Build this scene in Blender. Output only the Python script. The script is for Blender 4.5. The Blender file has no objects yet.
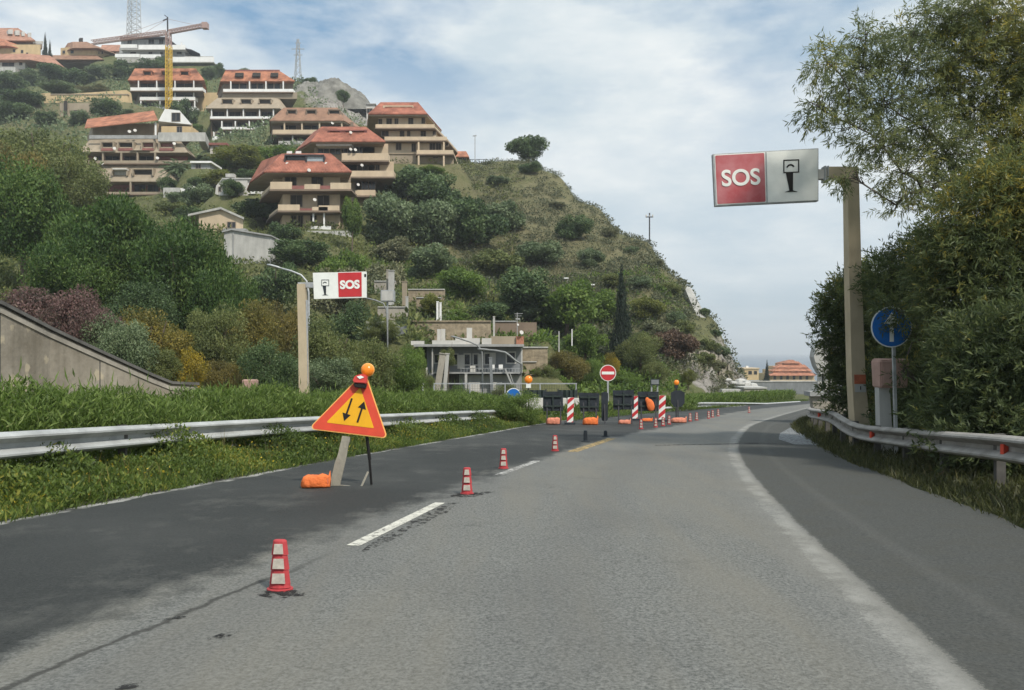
import bpy, bmesh, math, random
import numpy as np
from mathutils import Vector, Matrix
random.seed(7); rng = np.random.default_rng(11)
S = bpy.context.scene
C = S.collection
R = math.radians
F = 800.0          # focal length in pixels of the 1024 px wide picture
CZ = 1.28          # eye height over the road
HZ = 353.0         # row of the sea horizon
SL = 0.04375       # the road falls away at 4.4 %

def P(px, row, Y):
    return Vector(((px-512)/F*Y, Y, CZ+(HZ-row)/F*Y))
def plane_z(y): return -SL*y
def G(px, row):
    """point of the road surface seen at a pixel"""
    y = F*CZ/(row-388.0)
    return Vector(((px-512)/F*y, y, plane_z(y)))

# ------------------------------------------------------------------ materials
def nt(m):
    m.use_nodes = True
    return m.node_tree.nodes, m.node_tree.links
def mat(name, col, rough=.8, var=.18, scale=3.0, bump=0.0, bscale=30.0, metal=0.0, col2=None, emit=None, streak=False, spec=.3):
    m = bpy.data.materials.new(name); n, l = nt(m)
    b = n['Principled BSDF']; b.inputs['Roughness'].default_value = rough
    b.inputs['Metallic'].default_value = metal
    b.inputs['Specular IOR Level'].default_value = spec
    tc = n.new('ShaderNodeTexCoord'); mp = n.new('ShaderNodeMapping')
    l.new(tc.outputs['Object'], mp.inputs['Vector'])
    if streak: mp.inputs['Scale'].default_value = (1, 1, .4)
    nz = n.new('ShaderNodeTexNoise'); nz.inputs['Scale'].default_value = scale
    nz.inputs['Detail'].default_value = 6; nz.inputs['Roughness'].default_value = .65
    l.new(mp.outputs[0], nz.inputs['Vector'])
    cr = n.new('ShaderNodeValToRGB')
    c2 = col2 if col2 else tuple(c*(1+var) for c in col)
    c1 = tuple(c*(1-var) for c in col)
    cr.color_ramp.elements[0].color = (*c1, 1); cr.color_ramp.elements[1].color = (*c2, 1)
    cr.color_ramp.elements[0].position = .33; cr.color_ramp.elements[1].position = .68
    l.new(nz.outputs['Fac'], cr.inputs['Fac']); l.new(cr.outputs[0], b.inputs['Base Color'])
    if bump:
        n2 = n.new('ShaderNodeTexNoise'); n2.inputs['Scale'].default_value = bscale; n2.inputs['Detail'].default_value = 5
        l.new(tc.outputs['Object'], n2.inputs['Vector'])
        bp = n.new('ShaderNodeBump'); bp.inputs['Strength'].default_value = bump; bp.inputs['Distance'].default_value = .05
        l.new(n2.outputs['Fac'], bp.inputs['Height']); l.new(bp.outputs[0], b.inputs['Normal'])
    if emit:
        b.inputs['Emission Color'].default_value = (*emit[0], 1); b.inputs['Emission Strength'].default_value = emit[1]
    return m
def tiles(name, col, var=.3):
    m = mat(name, col, .85, var, .6)
    n, l = nt(m); b = n['Principled BSDF']
    tc = n.new('ShaderNodeTexCoord'); w = n.new('ShaderNodeTexWave'); w.inputs['Scale'].default_value = 1.4
    w.inputs['Distortion'].default_value = .6
    l.new(tc.outputs['Object'], w.inputs['Vector'])
    bp = n.new('ShaderNodeBump'); bp.inputs['Strength'].default_value = .6; bp.inputs['Distance'].default_value = .08
    l.new(w.outputs['Fac'], bp.inputs['Height']); l.new(bp.outputs[0], b.inputs['Normal'])
    return m
def leafmat(name, cols, trans=.3, rough=.55):
    m = bpy.data.materials.new(name); n, l = nt(m); n.clear()
    out = n.new('ShaderNodeOutputMaterial'); at = n.new('ShaderNodeAttribute'); at.attribute_name = 'tint'
    cr = n.new('ShaderNodeValToRGB'); e = cr.color_ramp.elements
    e[0].color = (*cols[0], 1); e[0].position = .1; e[1].color = (*cols[-1], 1); e[1].position = .95
    for i, c in enumerate(cols[1:-1]):
        x = e.new(.1+.85*(i+1)/(len(cols)-1)); x.color = (*c, 1)
    l.new(at.outputs['Fac'], cr.inputs['Fac'])
    d = n.new('ShaderNodeBsdfPrincipled'); d.inputs['Roughness'].default_value = rough
    d.inputs['Specular IOR Level'].default_value = .25
    t = n.new('ShaderNodeBsdfTranslucent'); mx = n.new('ShaderNodeMixShader'); mx.inputs[0].default_value = trans
    l.new(cr.outputs[0], d.inputs['Base Color'])
    hs = n.new('ShaderNodeHueSaturation'); hs.inputs['Saturation'].default_value = 1.1; hs.inputs['Value'].default_value = 1.3
    l.new(cr.outputs[0], hs.inputs['Color']); l.new(hs.outputs[0], t.inputs['Color'])
    l.new(d.outputs[0], mx.inputs[1]); l.new(t.outputs[0], mx.inputs[2]); l.new(mx.outputs[0], out.inputs[0])
    return m

M = {}
M['cream'] = mat('cream_plaster', (.54, .43, .30), .9, .12, .7, streak=True)
M['tan'] = mat('tan_plaster', (.31, .255, .185), .9, .14, .7, streak=True)
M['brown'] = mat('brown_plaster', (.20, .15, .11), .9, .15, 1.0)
M['ochre'] = mat('ochre_plaster', (.52, .39, .22), .9, .12, .6, streak=True)
M['white'] = mat('white_plaster', (.74, .73, .70), .9, .07, .8, streak=True)
M['offwhite'] = mat('offwhite_plaster', (.52, .50, .46), .9, .14, 1.1, streak=True)
M['grey'] = mat('grey_render', (.31, .31, .30), .9, .2, 1.2, streak=True)
M['palegrey'] = mat('pale_grey_render', (.42, .41, .38), .9, .2, 1.2, streak=True)
M['concrete'] = mat('concrete', (.33, .30, .25), .92, .25, 1.3, .3, 12, streak=True)
M['bluegrey'] = mat('weathered_grey', (.19, .20, .205), .9, .22, 1.0, streak=True)
M['stone'] = mat('stone_wall', (.27, .22, .15), .95, .35, 2.2, .6, 5)
M['redwall'] = mat('dull_red_plaster', (.24, .10, .085), .9, .2, 1.2)
M['orange_tile'] = tiles('orange_roof_tiles', (.36, .15, .085), .45)
M['red_tile'] = tiles('red_roof_tiles', (.30, .115, .075), .45)
M['brown_tile'] = tiles('brown_roof_tiles', (.27, .155, .10))
M['pink_tile'] = tiles('pinkish_roof_tiles', (.36, .19, .13))
M['glass'] = mat('dark_window_glass', (.02, .022, .025), .15, .2, 2, spec=.5)
M['paleglass'] = mat('pale_window_glass', (.33, .38, .40), .2, .2, 2, spec=.5)
M['shutter'] = mat('dark_shutter', (.045, .038, .032), .7, .3, 3)
M['frame'] = mat('window_frame', (.22, .18, .14), .7, .1)
M['awning'] = mat('white_awning_cloth', (.62, .60, .56), .9, .1)
M['darkmetal'] = mat('dark_iron', (.04, .04, .045), .6, .2)
M['steel'] = mat('galvanised_steel', (.40, .41, .41), .5, .2, 5, metal=.35, streak=False)
M['rail'] = mat('galvanised_rail', (.36, .37, .36), .65, .22, 2.5, .05, 40, metal=.0)
M['railshade'] = mat('shade_darkened_rail', (.30, .28, .25), .8, .3, 2.5, .1, 40, metal=.0, col2=(.36, .34, .31))  # rail grey darkened to stand for the shade on this side
M['polebeige'] = mat('beige_painted_steel', (.45, .37, .25), .6, .14, 2.5, .06, 40, streak=True)
M['signwhite'] = mat('white_sign_sheet', (.76, .77, .72), .8, .07, 2, spec=.1)
M['signred'] = mat('red_sign_sheet', (.50, .035, .04), .5, .1, 2)
M['faded'] = mat('faded_red_sign_sheet', (.46, .06, .07), .5, .15, 1.2, col2=(.50, .20, .21))
M['black'] = mat('black_paint', (.012, .011, .010), .6, .2)
M['darkback'] = mat('dark_sign_back', (.022, .028, .034), .65, .3, 4)
M['yellow'] = mat('yellow_sign_sheet', (.75, .38, .015), .5, .07, 5)
M['orangered'] = mat('red_sign_border', (.62, .07, .035), .5, .1, 5)
M['edge'] = mat('yellow_orange_edge', (.85, .42, .12), .5, .05)
M['blue'] = mat('blue_sign_sheet', (.015, .135, .45), .45, .12, 5)
M['conered'] = mat('red_rubber', (.40, .05, .055), .7, .22, 9)
M['conewhite'] = mat('dirty_white_reflector', (.44, .40, .34), .6, .25, 22)
M['bag'] = mat('orange_sandbag_cloth', (.72, .17, .045), .75, .14, 9, .4, 25)
M['bagpale'] = mat('faded_sandbag_cloth', (.60, .22, .14), .8, .3, 9, .4, 25)
M['plank'] = mat('weathered_plank', (.30, .28, .225), .9, .2, 6, .2, 30, streak=True)
M['amber'] = mat('amber_lamp_lens', (.80, .22, .02), .22, .18, 14, emit=((1, .3, .02), .10), spec=.5)
M['lampred'] = mat('red_lamp_box', (.55, .06, .05), .4, .15, 14)
M['pinkbox'] = mat('faded_pink_box', (.38, .245, .20), .7, .14, 4)
M['trunk'] = mat('bark', (.13, .10, .075), .95, .3, 8, .5, 20)
M['greybark'] = mat('grey_bark', (.12, .105, .09), .95, .3, 8, .5, 20)
M['cranewood'] = mat('crane_yellow', (.55, .36, .04), .6, .1)
M['cranegrey'] = mat('crane_faded_red', (.36, .25, .22), .6, .1)
M['brick'] = mat('brick_red', (.36, .16, .10), .9, .25, 9)
M['tar'] = mat('black_tar', (.022, .021, .02), .8, .35, 9, .5, 60)
M['tyre'] = mat('tyre_rubber', (.02, .02, .02), .8)
M['greennet'] = mat('dark_green_netting', (.03, .042, .038), .9, .3, 3)

LF = {}

LF['acacia'] = leafmat('acacia_leaf', [(.085, .105, .052), (.15, .175, .08), (.22, .24, .10), (.42, .35, .075)], .45)
LF['oleander'] = leafmat('oleander_leaf', [(.055, .075, .034), (.095, .122, .05), (.155, .18, .07), (.32, .26, .06)], .4)
LF['hedge'] = leafmat('hedge_leaf', [(.07, .105, .028), (.12, .18, .044), (.185, .25, .065), (.26, .30, .11)], .4)
LF['weed'] = leafmat('weed_leaf', [(.055, .08, .024), (.09, .135, .032), (.15, .205, .048), (.29, .28, .06)], .4)
LF['shadegrass'] = leafmat('shade_darkened_grass', [(.032, .034, .015), (.055, .06, .022), (.085, .092, .03), (.16, .125, .06)], .3)  # grass tones darkened, tree shade put into the leaf colour
LF['pine'] = leafmat('dark_pine_leaf', [(.026, .058, .014), (.058, .108, .025), (.105, .165, .04), (.18, .23, .065)], .24)
LF['dark'] = leafmat('dark_green_leaf', [(.036, .062, .025), (.072, .115, .044), (.12, .172, .066), (.19, .225, .095)], .22)
LF['olive'] = leafmat('olive_leaf', [(.075, .095, .036), (.125, .15, .05), (.185, .205, .07), (.25, .24, .09)], .28)
LF['greygreen'] = leafmat('grey_green_leaf', [(.07, .10, .05), (.12, .165, .078), (.175, .22, .115), (.24, .275, .16)], .25)
LF['bright'] = leafmat('bright_green_leaf', [(.06, .095, .025), (.105, .165, .036), (.16, .23, .05), (.23, .29, .08)], .38)
LF['lime'] = leafmat('yellow_green_leaf', [(.09, .105, .03), (.145, .165, .04), (.20, .21, .055), (.26, .25, .08)], .38)
LF['purple'] = leafmat('purple_leaf', [(.06, .055, .035), (.135, .085, .075), (.20, .12, .11), (.175, .14, .085)], .28)
LF['yellow'] = leafmat('yellow_blossom', [(.09, .09, .025), (.24, .19, .03), (.46, .34, .04), (.60, .46, .06)], .3)
LF['ochre'] = leafmat('ochre_leaf', [(.08, .075, .03), (.14, .125, .04), (.215, .175, .05), (.29, .22, .06)], .3)
LF['rust'] = leafmat('rusty_leaf', [(.07, .05, .035), (.13, .085, .06), (.175, .115, .08), (.17, .14, .08)], .25)
LF['mixed'] = leafmat('mixed_scrub', [(.10, .115, .06), (.16, .17, .09), (.215, .21, .115), (.27, .24, .135)], .2)
LF['cypress'] = leafmat('cypress_leaf', [(.012, .022, .016), (.022, .036, .024), (.034, .05, .03), (.045, .06, .038)], .15)

# ------------------------------------------------------------------ object helpers
def tag(o, label=None, cat=None, group=None, kind=None):
    if label: o['label'] = label
    if cat: o['category'] = cat
    if group: o['group'] = group
    if kind: o['kind'] = kind
    return o
def empty(name, loc, label, cat, group=None, rz=0.0):
    o = bpy.data.objects.new(name, None); C.objects.link(o)
    o.location = loc; o.rotation_euler = (0, 0, rz); o.empty_display_size = .3
    return tag(o, label, cat, group)
def link(name, me, parent=None, loc=None):
    o = bpy.data.objects.new(name, me); C.objects.link(o)
    if parent is not None: o.parent = parent
    if loc is not None: o.location = loc
    return o
def dup(root, loc=None, label=None, rz=None, scale=None):
    r = root.copy(); C.objects.link(r)
    if loc is not None: r.location = loc
    if rz is not None: r.rotation_euler = (0, 0, rz)
    if scale is not None: r.scale = (scale,)*3
    if label: r['label'] = label
    for ch in list(root.children):
        c = ch.copy(); C.objects.link(c); c.parent = r
        for g in list(ch.children):
            d = g.copy(); C.objects.link(d); d.parent = c
    return r
class MB:
    def __init__(s): s.v = []; s.f = []
    def quadbox(s, a, b):
        """axis aligned box between two corners"""
        x0, x1 = sorted((a[0], b[0])); y0, y1 = sorted((a[1], b[1])); z0, z1 = sorted((a[2], b[2]))
        i = len(s.v)
        s.v += [(x0,y0,z0),(x1,y0,z0),(x1,y1,z0),(x0,y1,z0),(x0,y0,z1),(x1,y0,z1),(x1,y1,z1),(x0,y1,z1)]
        s.f += [(i,i+3,i+2,i+1),(i+4,i+5,i+6,i+7),(i,i+1,i+5,i+4),(i+1,i+2,i+6,i+5),(i+2,i+3,i+7,i+6),(i+3,i,i+4,i+7)]
        return s
    def prism(s, poly, fn):
        """poly: 2d points; fn(p, t) -> 3d for t in 0, 1"""
        n = len(poly); i = len(s.v)
        s.v += [tuple(fn(p, 0)) for p in poly]+[tuple(fn(p, 1)) for p in poly]
        s.f += [tuple(range(i, i+n)), tuple(range(i+2*n-1, i+n-1, -1))]
        s.f += [(i+j, i+(j+1)%n, i+n+(j+1)%n, i+n+j) for j in range(n)]
        return s
    def loft(s, rings, cap=True):
        n = len(rings[0]); i = len(s.v)
        for r in rings: s.v += [tuple(p) for p in r]
        for k in range(len(rings)-1):
            for j in range(n):
                a = i+k*n
                s.f.append((a+j, a+(j+1)%n, a+n+(j+1)%n, a+n+j))
        if cap:
            s.f.append(tuple(range(i+n-1, i-1, -1))); b = i+(len(rings)-1)*n
            s.f.append(tuple(range(b, b+n)))
        return s
    def tube(s, pts, rad, n=8):
        pts = [Vector(p) for p in pts]
        if not hasattr(rad, '__len__'): rad = [rad]*len(pts)
        rings = []
        for k, p in enumerate(pts):
            t = (pts[min(k+1, len(pts)-1)]-pts[max(k-1, 0)]).normalized()
            u = t.cross(Vector((0, 0, 1)))
            if u.length < 1e-3: u = t.cross(Vector((0, 1, 0)))
            u.normalize(); w = t.cross(u)
            rings.append([p+(u*math.cos(2*math.pi*j/n)+w*math.sin(2*math.pi*j/n))*rad[k] for j in range(n)])
        return s.loft(rings)
    def bar(s, a, b, w, h=None):
        """square bar from a to b"""
        a = Vector(a); b = Vector(b); h = h or w; t = (b-a).normalized()
        u = t.cross(Vector((0, 0, 1)))
        if u.length < 1e-3: u = t.cross(Vector((0, 1, 0)))
        u.normalize(); v = t.cross(u)
        r = [u*x*w/2+v*y*h/2 for x, y in ((-1,-1),(1,-1),(1,1),(-1,1))]
        return s.loft([[a+q for q in r], [b+q for q in r]])
    def ball(s, c, r, n=10, m=7):
        c = Vector(c); r = r if hasattr(r, '__len__') else (r, r, r)
        rings = []
        for k in range(m+1):
            a = -math.pi/2+math.pi*(k+.02)/(m+.04)
            rings.append([c+Vector((math.cos(a)*math.cos(2*math.pi*j/n)*r[0], math.cos(a)*math.sin(2*math.pi*j/n)*r[1], math.sin(a)*r[2])) for j in range(n)])
        return s.loft(rings)
    def build(s, name, m, parent=None, smooth=False, bevel=0.0, label=None):
        me = bpy.data.meshes.new(name); me.from_pydata([tuple(v) for v in s.v], [], s.f); me.update()
        bm = bmesh.new(); bm.from_mesh(me); bmesh.ops.recalc_face_normals(bm, faces=bm.faces)
        if bevel:
            bmesh.ops.bevel(bm, geom=list(bm.edges), offset=bevel, segments=2, affect='EDGES', clamp_overlap=True)
        bm.to_mesh(me); bm.free()
        me.materials.append(m)
        if smooth: me.polygons.foreach_set('use_smooth', [True]*len(me.polygons))
        o = link(name, me, parent)
        if label: o['label'] = label
        return o

# leaves: thin real blades, one quad each, with a per leaf tint
def perp(d):
    r = rng.normal(size=d.shape); s = np.cross(d, r); s /= np.linalg.norm(s, axis=1)[:, None]+1e-9
    return s
def unit(a): return a/(np.linalg.norm(a, axis=1)[:, None]+1e-9)
def leaf_mesh(name, pts, dirs, L, W, tint, m, side=None):
    N = len(pts); L = np.broadcast_to(L, (N,))[:, None]; W = np.broadcast_to(W, (N,))[:, None]
    s = perp(dirs) if side is None else side
    bend = np.cross(dirs, s)*L*.12
    v = np.empty((N, 4, 3)); v[:, 0] = pts; v[:, 1] = pts+dirs*L*.45+s*W*.5+bend
    v[:, 2] = pts+dirs*L; v[:, 3] = pts+dirs*L*.45-s*W*.5+bend
    me = bpy.data.meshes.new(name)
    me.vertices.add(N*4); me.vertices.foreach_set('co', v.astype(np.float32).ravel())
    me.loops.add(N*4); me.loops.foreach_set('vertex_index', np.arange(N*4, dtype=np.int32))
    me.polygons.add(N); me.polygons.foreach_set('loop_start', np.arange(0, N*4, 4, dtype=np.int32))
    me.update(calc_edges=True)
    a = me.attributes.new('tint', 'FLOAT', 'POINT')
    a.data.foreach_set('value', np.repeat(np.clip(tint, 0, 1), 4).astype(np.float32))
    me.materials.append(m)
    return me
def blob_points(blobs, n, shell=.3):
    """n points inside overlapping ellipsoids (centre, radii), most of them near the skin"""
    cs = np.array([b[0] for b in blobs], float); rs = np.array([b[1] for b in blobs], float)
    w = rs[:, 0]*rs[:, 2]; k = rng.choice(len(blobs), n, p=w/w.sum())
    d = unit(rng.normal(size=(n, 3))); r = (rng.random(n)**shell)[:, None]
    return cs[k]+d*rs[k]*r, d, k

# ------------------------------------------------------------------ terrain
COLS = {
 -700: [(20,440),(30,380),(60,300),(100,230),(200,140),(330,80),(500,70)],
 -250: [(24,440),(30,400),(40,370),(60,300),(100,225),(200,145),(330,82),(500,70)],
 0:   [(26,436),(32,405),(45,345),(65,290),(100,230),(150,190),(200,150),(260,108),(330,78),(400,64),(500,62)],
 100: [(30,430),(37,398),(50,360),(70,318),(110,258),(150,222),(168,196),(220,122),(250,97),(330,74),(420,62),(500,64)],
 200: [(33,425),(45,398),(70,355),(100,295),(114,262),(125,228),(150,205),(200,162),(240,142),(262,110),(300,88),(340,70),(450,70),(500,72)],
 300: [(38,420),(55,400),(75,350),(100,275),(122,230),(135,208),(160,184),(200,142),(240,112),(280,88),(300,82),(380,98),(500,120)],
 345: [(40,420),(58,402),(80,350),(105,280),(126,236),(140,212),(165,178),(200,152),(250,117),(290,100),(360,118),(500,150)],
 400: [(42,418),(60,396),(66,352),(95,302),(120,255),(146,190),(158,166),(200,150),(260,140),(300,145),(500,190)],
 440: [(45,415),(61,396),(67,350),(95,302),(120,256),(150,192),(165,169),(190,162),(260,175),(500,230)],
 480: [(50,412),(63,394),(69,348),(100,297),(130,242),(160,192),(188,166),(210,165),(300,210),(500,280)],
 530: [(50,410),(66,393),(78,358),(100,312),(130,252),(160,202),(188,160),(205,166),(300,240),(500,310)],
 560: [(50,410),(68,394),(85,352),(105,307),(130,257),(155,212),(178,177),(200,192),(300,270),(500,330)],
 600: [(50,409),(68,397),(85,354),(105,307),(130,257),(163,207),(185,235),(300,300),(500,345)],
 650: [(52,408),(72,398),(84,364),(97,322),(115,277),(143,242),(160,270),(300,340),(500,366)],
 690: [(55,407),(78,398),(87,368),(100,330),(126,286),(140,322),(300,362),(500,380)],
 715: [(58,406),(84,398),(93,370),(113,322),(125,348),(300,378),(500,388)],
 740: [(60,406),(94,399),(102,374),(112,390),(200,390),(350,385.5),(420,384),(450,386.5),(500,388)],
 760: [(60,406),(100,399),(200,391),(350,385.5),(420,384),(450,386.5),(500,388)],
 900: [(60,406),(100,399),(200,391),(350,385.5),(420,384),(450,386.5),(500,388)],
 1900:[(60,406),(100,399),(200,391),(350,385.5),(420,384),(450,386.5),(500,388)],
}
YN = np.exp(np.linspace(math.log(5), math.log(520), 170))
cpx = np.array(sorted(COLS))
tab = np.array([np.interp(np.log(YN), [math.log(q[0]) for q in COLS[c]], [q[1] for q in COLS[c]]) for c in cpx])
def crv(pts):
    a = np.array(pts, float); return lambda y: np.interp(y, a[:, 0], a[:, 1])
def smooth_crv(pts, lo=-12, hi=130):
    a = np.array(pts, float); ys = np.arange(lo, hi, .25)
    s0 = (a[1,1]-a[0,1])/(a[1,0]-a[0,0]); s1 = (a[-1,1]-a[-2,1])/(a[-1,0]-a[-2,0])
    xs = np.interp(ys, a[:,0], a[:,1])
    xs = np.where(ys < a[0,0], a[0,1]+s0*(ys-a[0,0]), xs); xs = np.where(ys > a[-1,0], a[-1,1]+s1*(ys-a[-1,0]), xs)
    k = np.ones(13)/13
    for _ in range(3):
        p = np.pad(xs, 6, mode='reflect', reflect_type='odd'); xs = np.convolve(p, k, 'valid')
    return lambda y: np.interp(y, ys, xs)
E = smooth_crv([(2,1.8),(3.4,2.02),(5.45,2.32),(9.5,3.06),(15,4.25),(20,5.65),(27.7,8.3),(38,12.9),(51,18.9),(65,26),(90,40.5)])
LL = smooth_crv([(2,-6.0),(7.6,-4.85),(9.3,-4.45),(12,-3.75),(17,-2.4),(23,-.6),(29,1.1),(40,5.3),(60,14.6),(90,32)])
BD = smooth_crv([(2,-2.9),(4.06,-2.45),(5.07,-2.04),(5.95,-1.75),(7.1,-1.47),(8.75,-1.18),(10,-.85),(12.2,-.2),(14.2,.45),(18,1.72),(24.4,4.1),(28.4,6.2),(38,9.9),(46.5,13.8),(54,18.0),(70,27),(90,38)])
LR = smooth_crv([(2,-7.2),(6,-6.3),(8.86,-5.67),(15.5,-4.1),(20,-2.8),(27,-.74),(31,.5),(40,3.6),(60,13)])
RR = smooth_crv([(2,4.4),(8.86,5.67),(15,6.75),(20,8.15),(26,9.75),(32,12.2),(38,15),(51,21),(65,28)])
def bumps(x, y):
    z = np.zeros_like(x)
    for f, a, ph in ((.09,1.0,0.3),(.17,.55,1.7),(.37,.28,2.9),(.71,.13,4.1)):
        z += a*(np.sin(f*x+ph+1.3*np.sin(f*.7*y+ph))*np.cos(f*y*.9+ph*2+np.sin(f*.8*x)))
    return z
def ground_z(x, y):
    x = np.asarray(x, float); y = np.asarray(y, float)
    px = np.clip(512+F*x/np.maximum(y, 1), -700, 1900)
    ci = np.clip(np.searchsorted(cpx, px, 'right')-1, 0, len(cpx)-2); t = (px-cpx[ci])/(cpx[ci+1]-cpx[ci])
    ly = np.log(np.clip(y, 5.001, 519)); yi = np.clip(np.searchsorted(np.log(YN), ly)-1, 0, len(YN)-2)
    u = (ly-np.log(YN[yi]))/(np.log(YN[yi+1])-np.log(YN[yi]))
    r = (tab[ci, yi]*(1-u)+tab[ci, yi+1]*u)*(1-t)+(tab[ci+1, yi]*(1-u)+tab[ci+1, yi+1]*u)*t
    hill = CZ+(HZ-r)/F*y
    base = np.where(y < 100, -SL*y-.07, np.minimum(hill, -4.4))
    wid = np.interp(y, [0, 40, 60], [12.5, 12.5, 3.5])
    off = (LL(y)-wid)-x                       # >0 beyond the carriageways
    amp = np.clip((hill-base)/6, 0, 1)
    hill = hill+bumps(x, y)*amp*np.interp(y, [30, 120, 300], [.35, 1.0, 1.6])
    z = np.maximum(base, hill)
    z = np.where((off < 0) & (y < 92), base, np.where((off < 3) & (y < 92), base+(z-base)*np.clip(off/3, 0, 1), z))
    return np.where((px > 742) & (y >= 92), hill, z)
PADS = [(255,352,229,122,11),(352,384,206,139,11),(375,458,163.5,157,12),(275,350,146,200,12),(212,285,143,240,16),(128,205,112.5,262,14),(78,176,195,168,13),
 (217,258,196,138,6),(198,244,231,114,9),(224,272,264,106,8),(190,212,169,158,5),(208,228,154,172,6),(162,195,198,146,5),(26,130,104,250,3),(58,94,119,232,3),
 (115,217,66,330,16),(35,115,60,335,14),(105,125,56,342,10),(-25,56,76,318,20),(453,472,164,186,5),(365,377,126,176,5),
 (424,524,399,61,4.5),(409,494,346,65.5,3),(364,408,338,63,4),(376,409,324,66,1.5),(414,443,316,74,1.5),(407,446,302,80,1.5),(372,397,293,84,1.5),(520,552,376,66,1),(490,545,340,71,1.5)]
_gz0 = ground_z
def ground_z(x, y):
    x = np.asarray(x, float); y = np.asarray(y, float); z = _gz0(x, y)
    for a, b, r, Y, d in PADS:
        x0, x1 = (a-512)/F*Y, (b-512)/F*Y; zp = CZ+(HZ-r)/F*Y
        f = Y*.022+1.0
        dx = np.maximum(np.maximum(x0-x, x-x1), 0); dy = np.maximum(np.maximum(Y-.4-y, y-(Y+d)), 0)
        w = np.clip(1-np.hypot(dx, dy)/f, 0, 1); w = w*w*(3-2*w)
        z = z*(1-w)+zp*w
    return z
def gz(x, y): return float(ground_z(np.array([x]), np.array([y]))[0])

# ------------------------------------------------------------------ ground, road, sea
def grid_mesh(name, X, Y, Z, m, attrs=None, kind='structure'):
    ny, nx = X.shape; v = np.stack([X, Y, Z], -1).reshape(-1, 3)
    i = np.arange(ny*nx).reshape(ny, nx)
    q = np.stack([i[:-1, :-1], i[:-1, 1:], i[1:, 1:], i[1:, :-1]], -1).reshape(-1, 4)
    me = bpy.data.meshes.new(name); n = len(q)
    me.vertices.add(len(v)); me.vertices.foreach_set('co', v.astype(np.float32).ravel())
    me.loops.add(n*4); me.loops.foreach_set('vertex_index', q.astype(np.int32).ravel())
    me.polygons.add(n); me.polygons.foreach_set('loop_start', np.arange(0, n*4, 4, dtype=np.int32))
    me.update(calc_edges=True)
    me.polygons.foreach_set('use_smooth', [True]*n)
    for k, a in (attrs or {}).items():
        at = me.attributes.new(k, 'FLOAT', 'POINT'); at.data.foreach_set('value', a.astype(np.float32).ravel())
    me.materials.append(m)
    o = link(name, me); tag(o, kind=kind); return o

def ramp(n, l, src, p0, p1, c0=0., c1=1.):
    r = n.new('ShaderNodeMapRange'); r.inputs['From Min'].default_value = p0; r.inputs['From Max'].default_value = p1
    r.inputs['To Min'].default_value = c0; r.inputs['To Max'].default_value = c1
    l.new(src, r.inputs['Value']); return r.outputs[0]
def mixc(n, l, f, a, b):
    x = n.new('ShaderNodeMix'); x.data_type = 'RGBA'
    l.new(f, x.inputs['Factor'])
    for s, i in ((a, 'A'), (b, 'B')):
        k = [q for q in x.inputs if q.name == i and q.type == 'RGBA'][0]
        if isinstance(s, tuple): k.default_value = (*s, 1)
        else: l.new(s, k)
    return [q for q in x.outputs if q.type == 'RGBA'][0]
def noise(n, l, vec, scale, detail=5, rough=.6):
    z = n.new('ShaderNodeTexNoise'); z.inputs['Scale'].default_value = scale; z.inputs['Detail'].default_value = detail
    z.inputs['Roughness'].default_value = rough; l.new(vec, z.inputs['Vector']); return z.outputs['Fac']
def math_(n, l, op, a, b):
    x = n.new('ShaderNodeMath'); x.operation = op
    for s, i in ((a, 0), (b, 1)):
        if isinstance(s, (int, float)): x.inputs[i].default_value = s
        else: l.new(s, x.inputs[i])
    return x.outputs[0]

# terrain
m = bpy.data.materials.new('hillside_ground'); n, l = nt(m); b = n['Principled BSDF']; b.inputs['Roughness'].default_value = .95
b.inputs['Specular IOR Level'].default_value = .1
ge = n.new('ShaderNodeNewGeometry'); pos = ge.outputs['Position']
a_rock = n.new('ShaderNodeAttribute'); a_rock.attribute_name = 'rock'
a_dry = n.new('ShaderNodeAttribute'); a_dry.attribute_name = 'dry'
n1 = noise(n, l, pos, .12, 8, .7); n2 = noise(n, l, pos, .9, 6, .7); n3 = noise(n, l, pos, .05, 3)
grass = mixc(n, l, ramp(n, l, n2, .35, .65), (.07, .085, .032), (.14, .145, .065))
dry = mixc(n, l, ramp(n, l, n1, .35, .65), (.185, .16, .095), (.125, .125, .06))
mk = math_(n, l, 'ADD', ramp(n, l, n1, .4, .62, -.45, .45), a_dry.outputs['Fac'])
gr = mixc(n, l, ramp(n, l, mk, .2, .8), grass, dry)
mp = n.new('ShaderNodeMapping'); mp.inputs['Scale'].default_value = (1, 1, .25); l.new(pos, mp.inputs['Vector'])
n4 = noise(n, l, mp.outputs[0], .5, 10, .75)
rock = mixc(n, l, ramp(n, l, n4, .36, .64), (.13, .12, .105), (.34, .315, .28))
rk = math_(n, l, 'ADD', ramp(n, l, n1, .35, .65, -.3, .3), a_rock.outputs['Fac'])
col = mixc(n, l, ramp(n, l, rk, .45, .62), gr, rock)
l.new(col, b.inputs['Base Color'])
bp = n.new('ShaderNodeBump'); bp.inputs['Strength'].default_value = .9; bp.inputs['Distance'].default_value = .6
l.new(n4, bp.inputs['Height']); l.new(bp.outputs[0], b.inputs['Normal'])
M['ground'] = m
pxs = np.linspace(-690, 1890, 520)
yn = np.concatenate([np.linspace(1.5, 60, 110), np.exp(np.linspace(math.log(61), math.log(500), 190))])
PX, YY = np.meshgrid(pxs, yn)
XX = (PX-512)/F*YY
ZZ = ground_z(XX, YY)
behind = YY < 5
ZZ = np.where(behind, -SL*YY-.07, ZZ)
def gb(cx, cy, sx, sy): return np.exp(-((PX-cx)/sx)**2-((YY-cy)/sy)**2)
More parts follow.
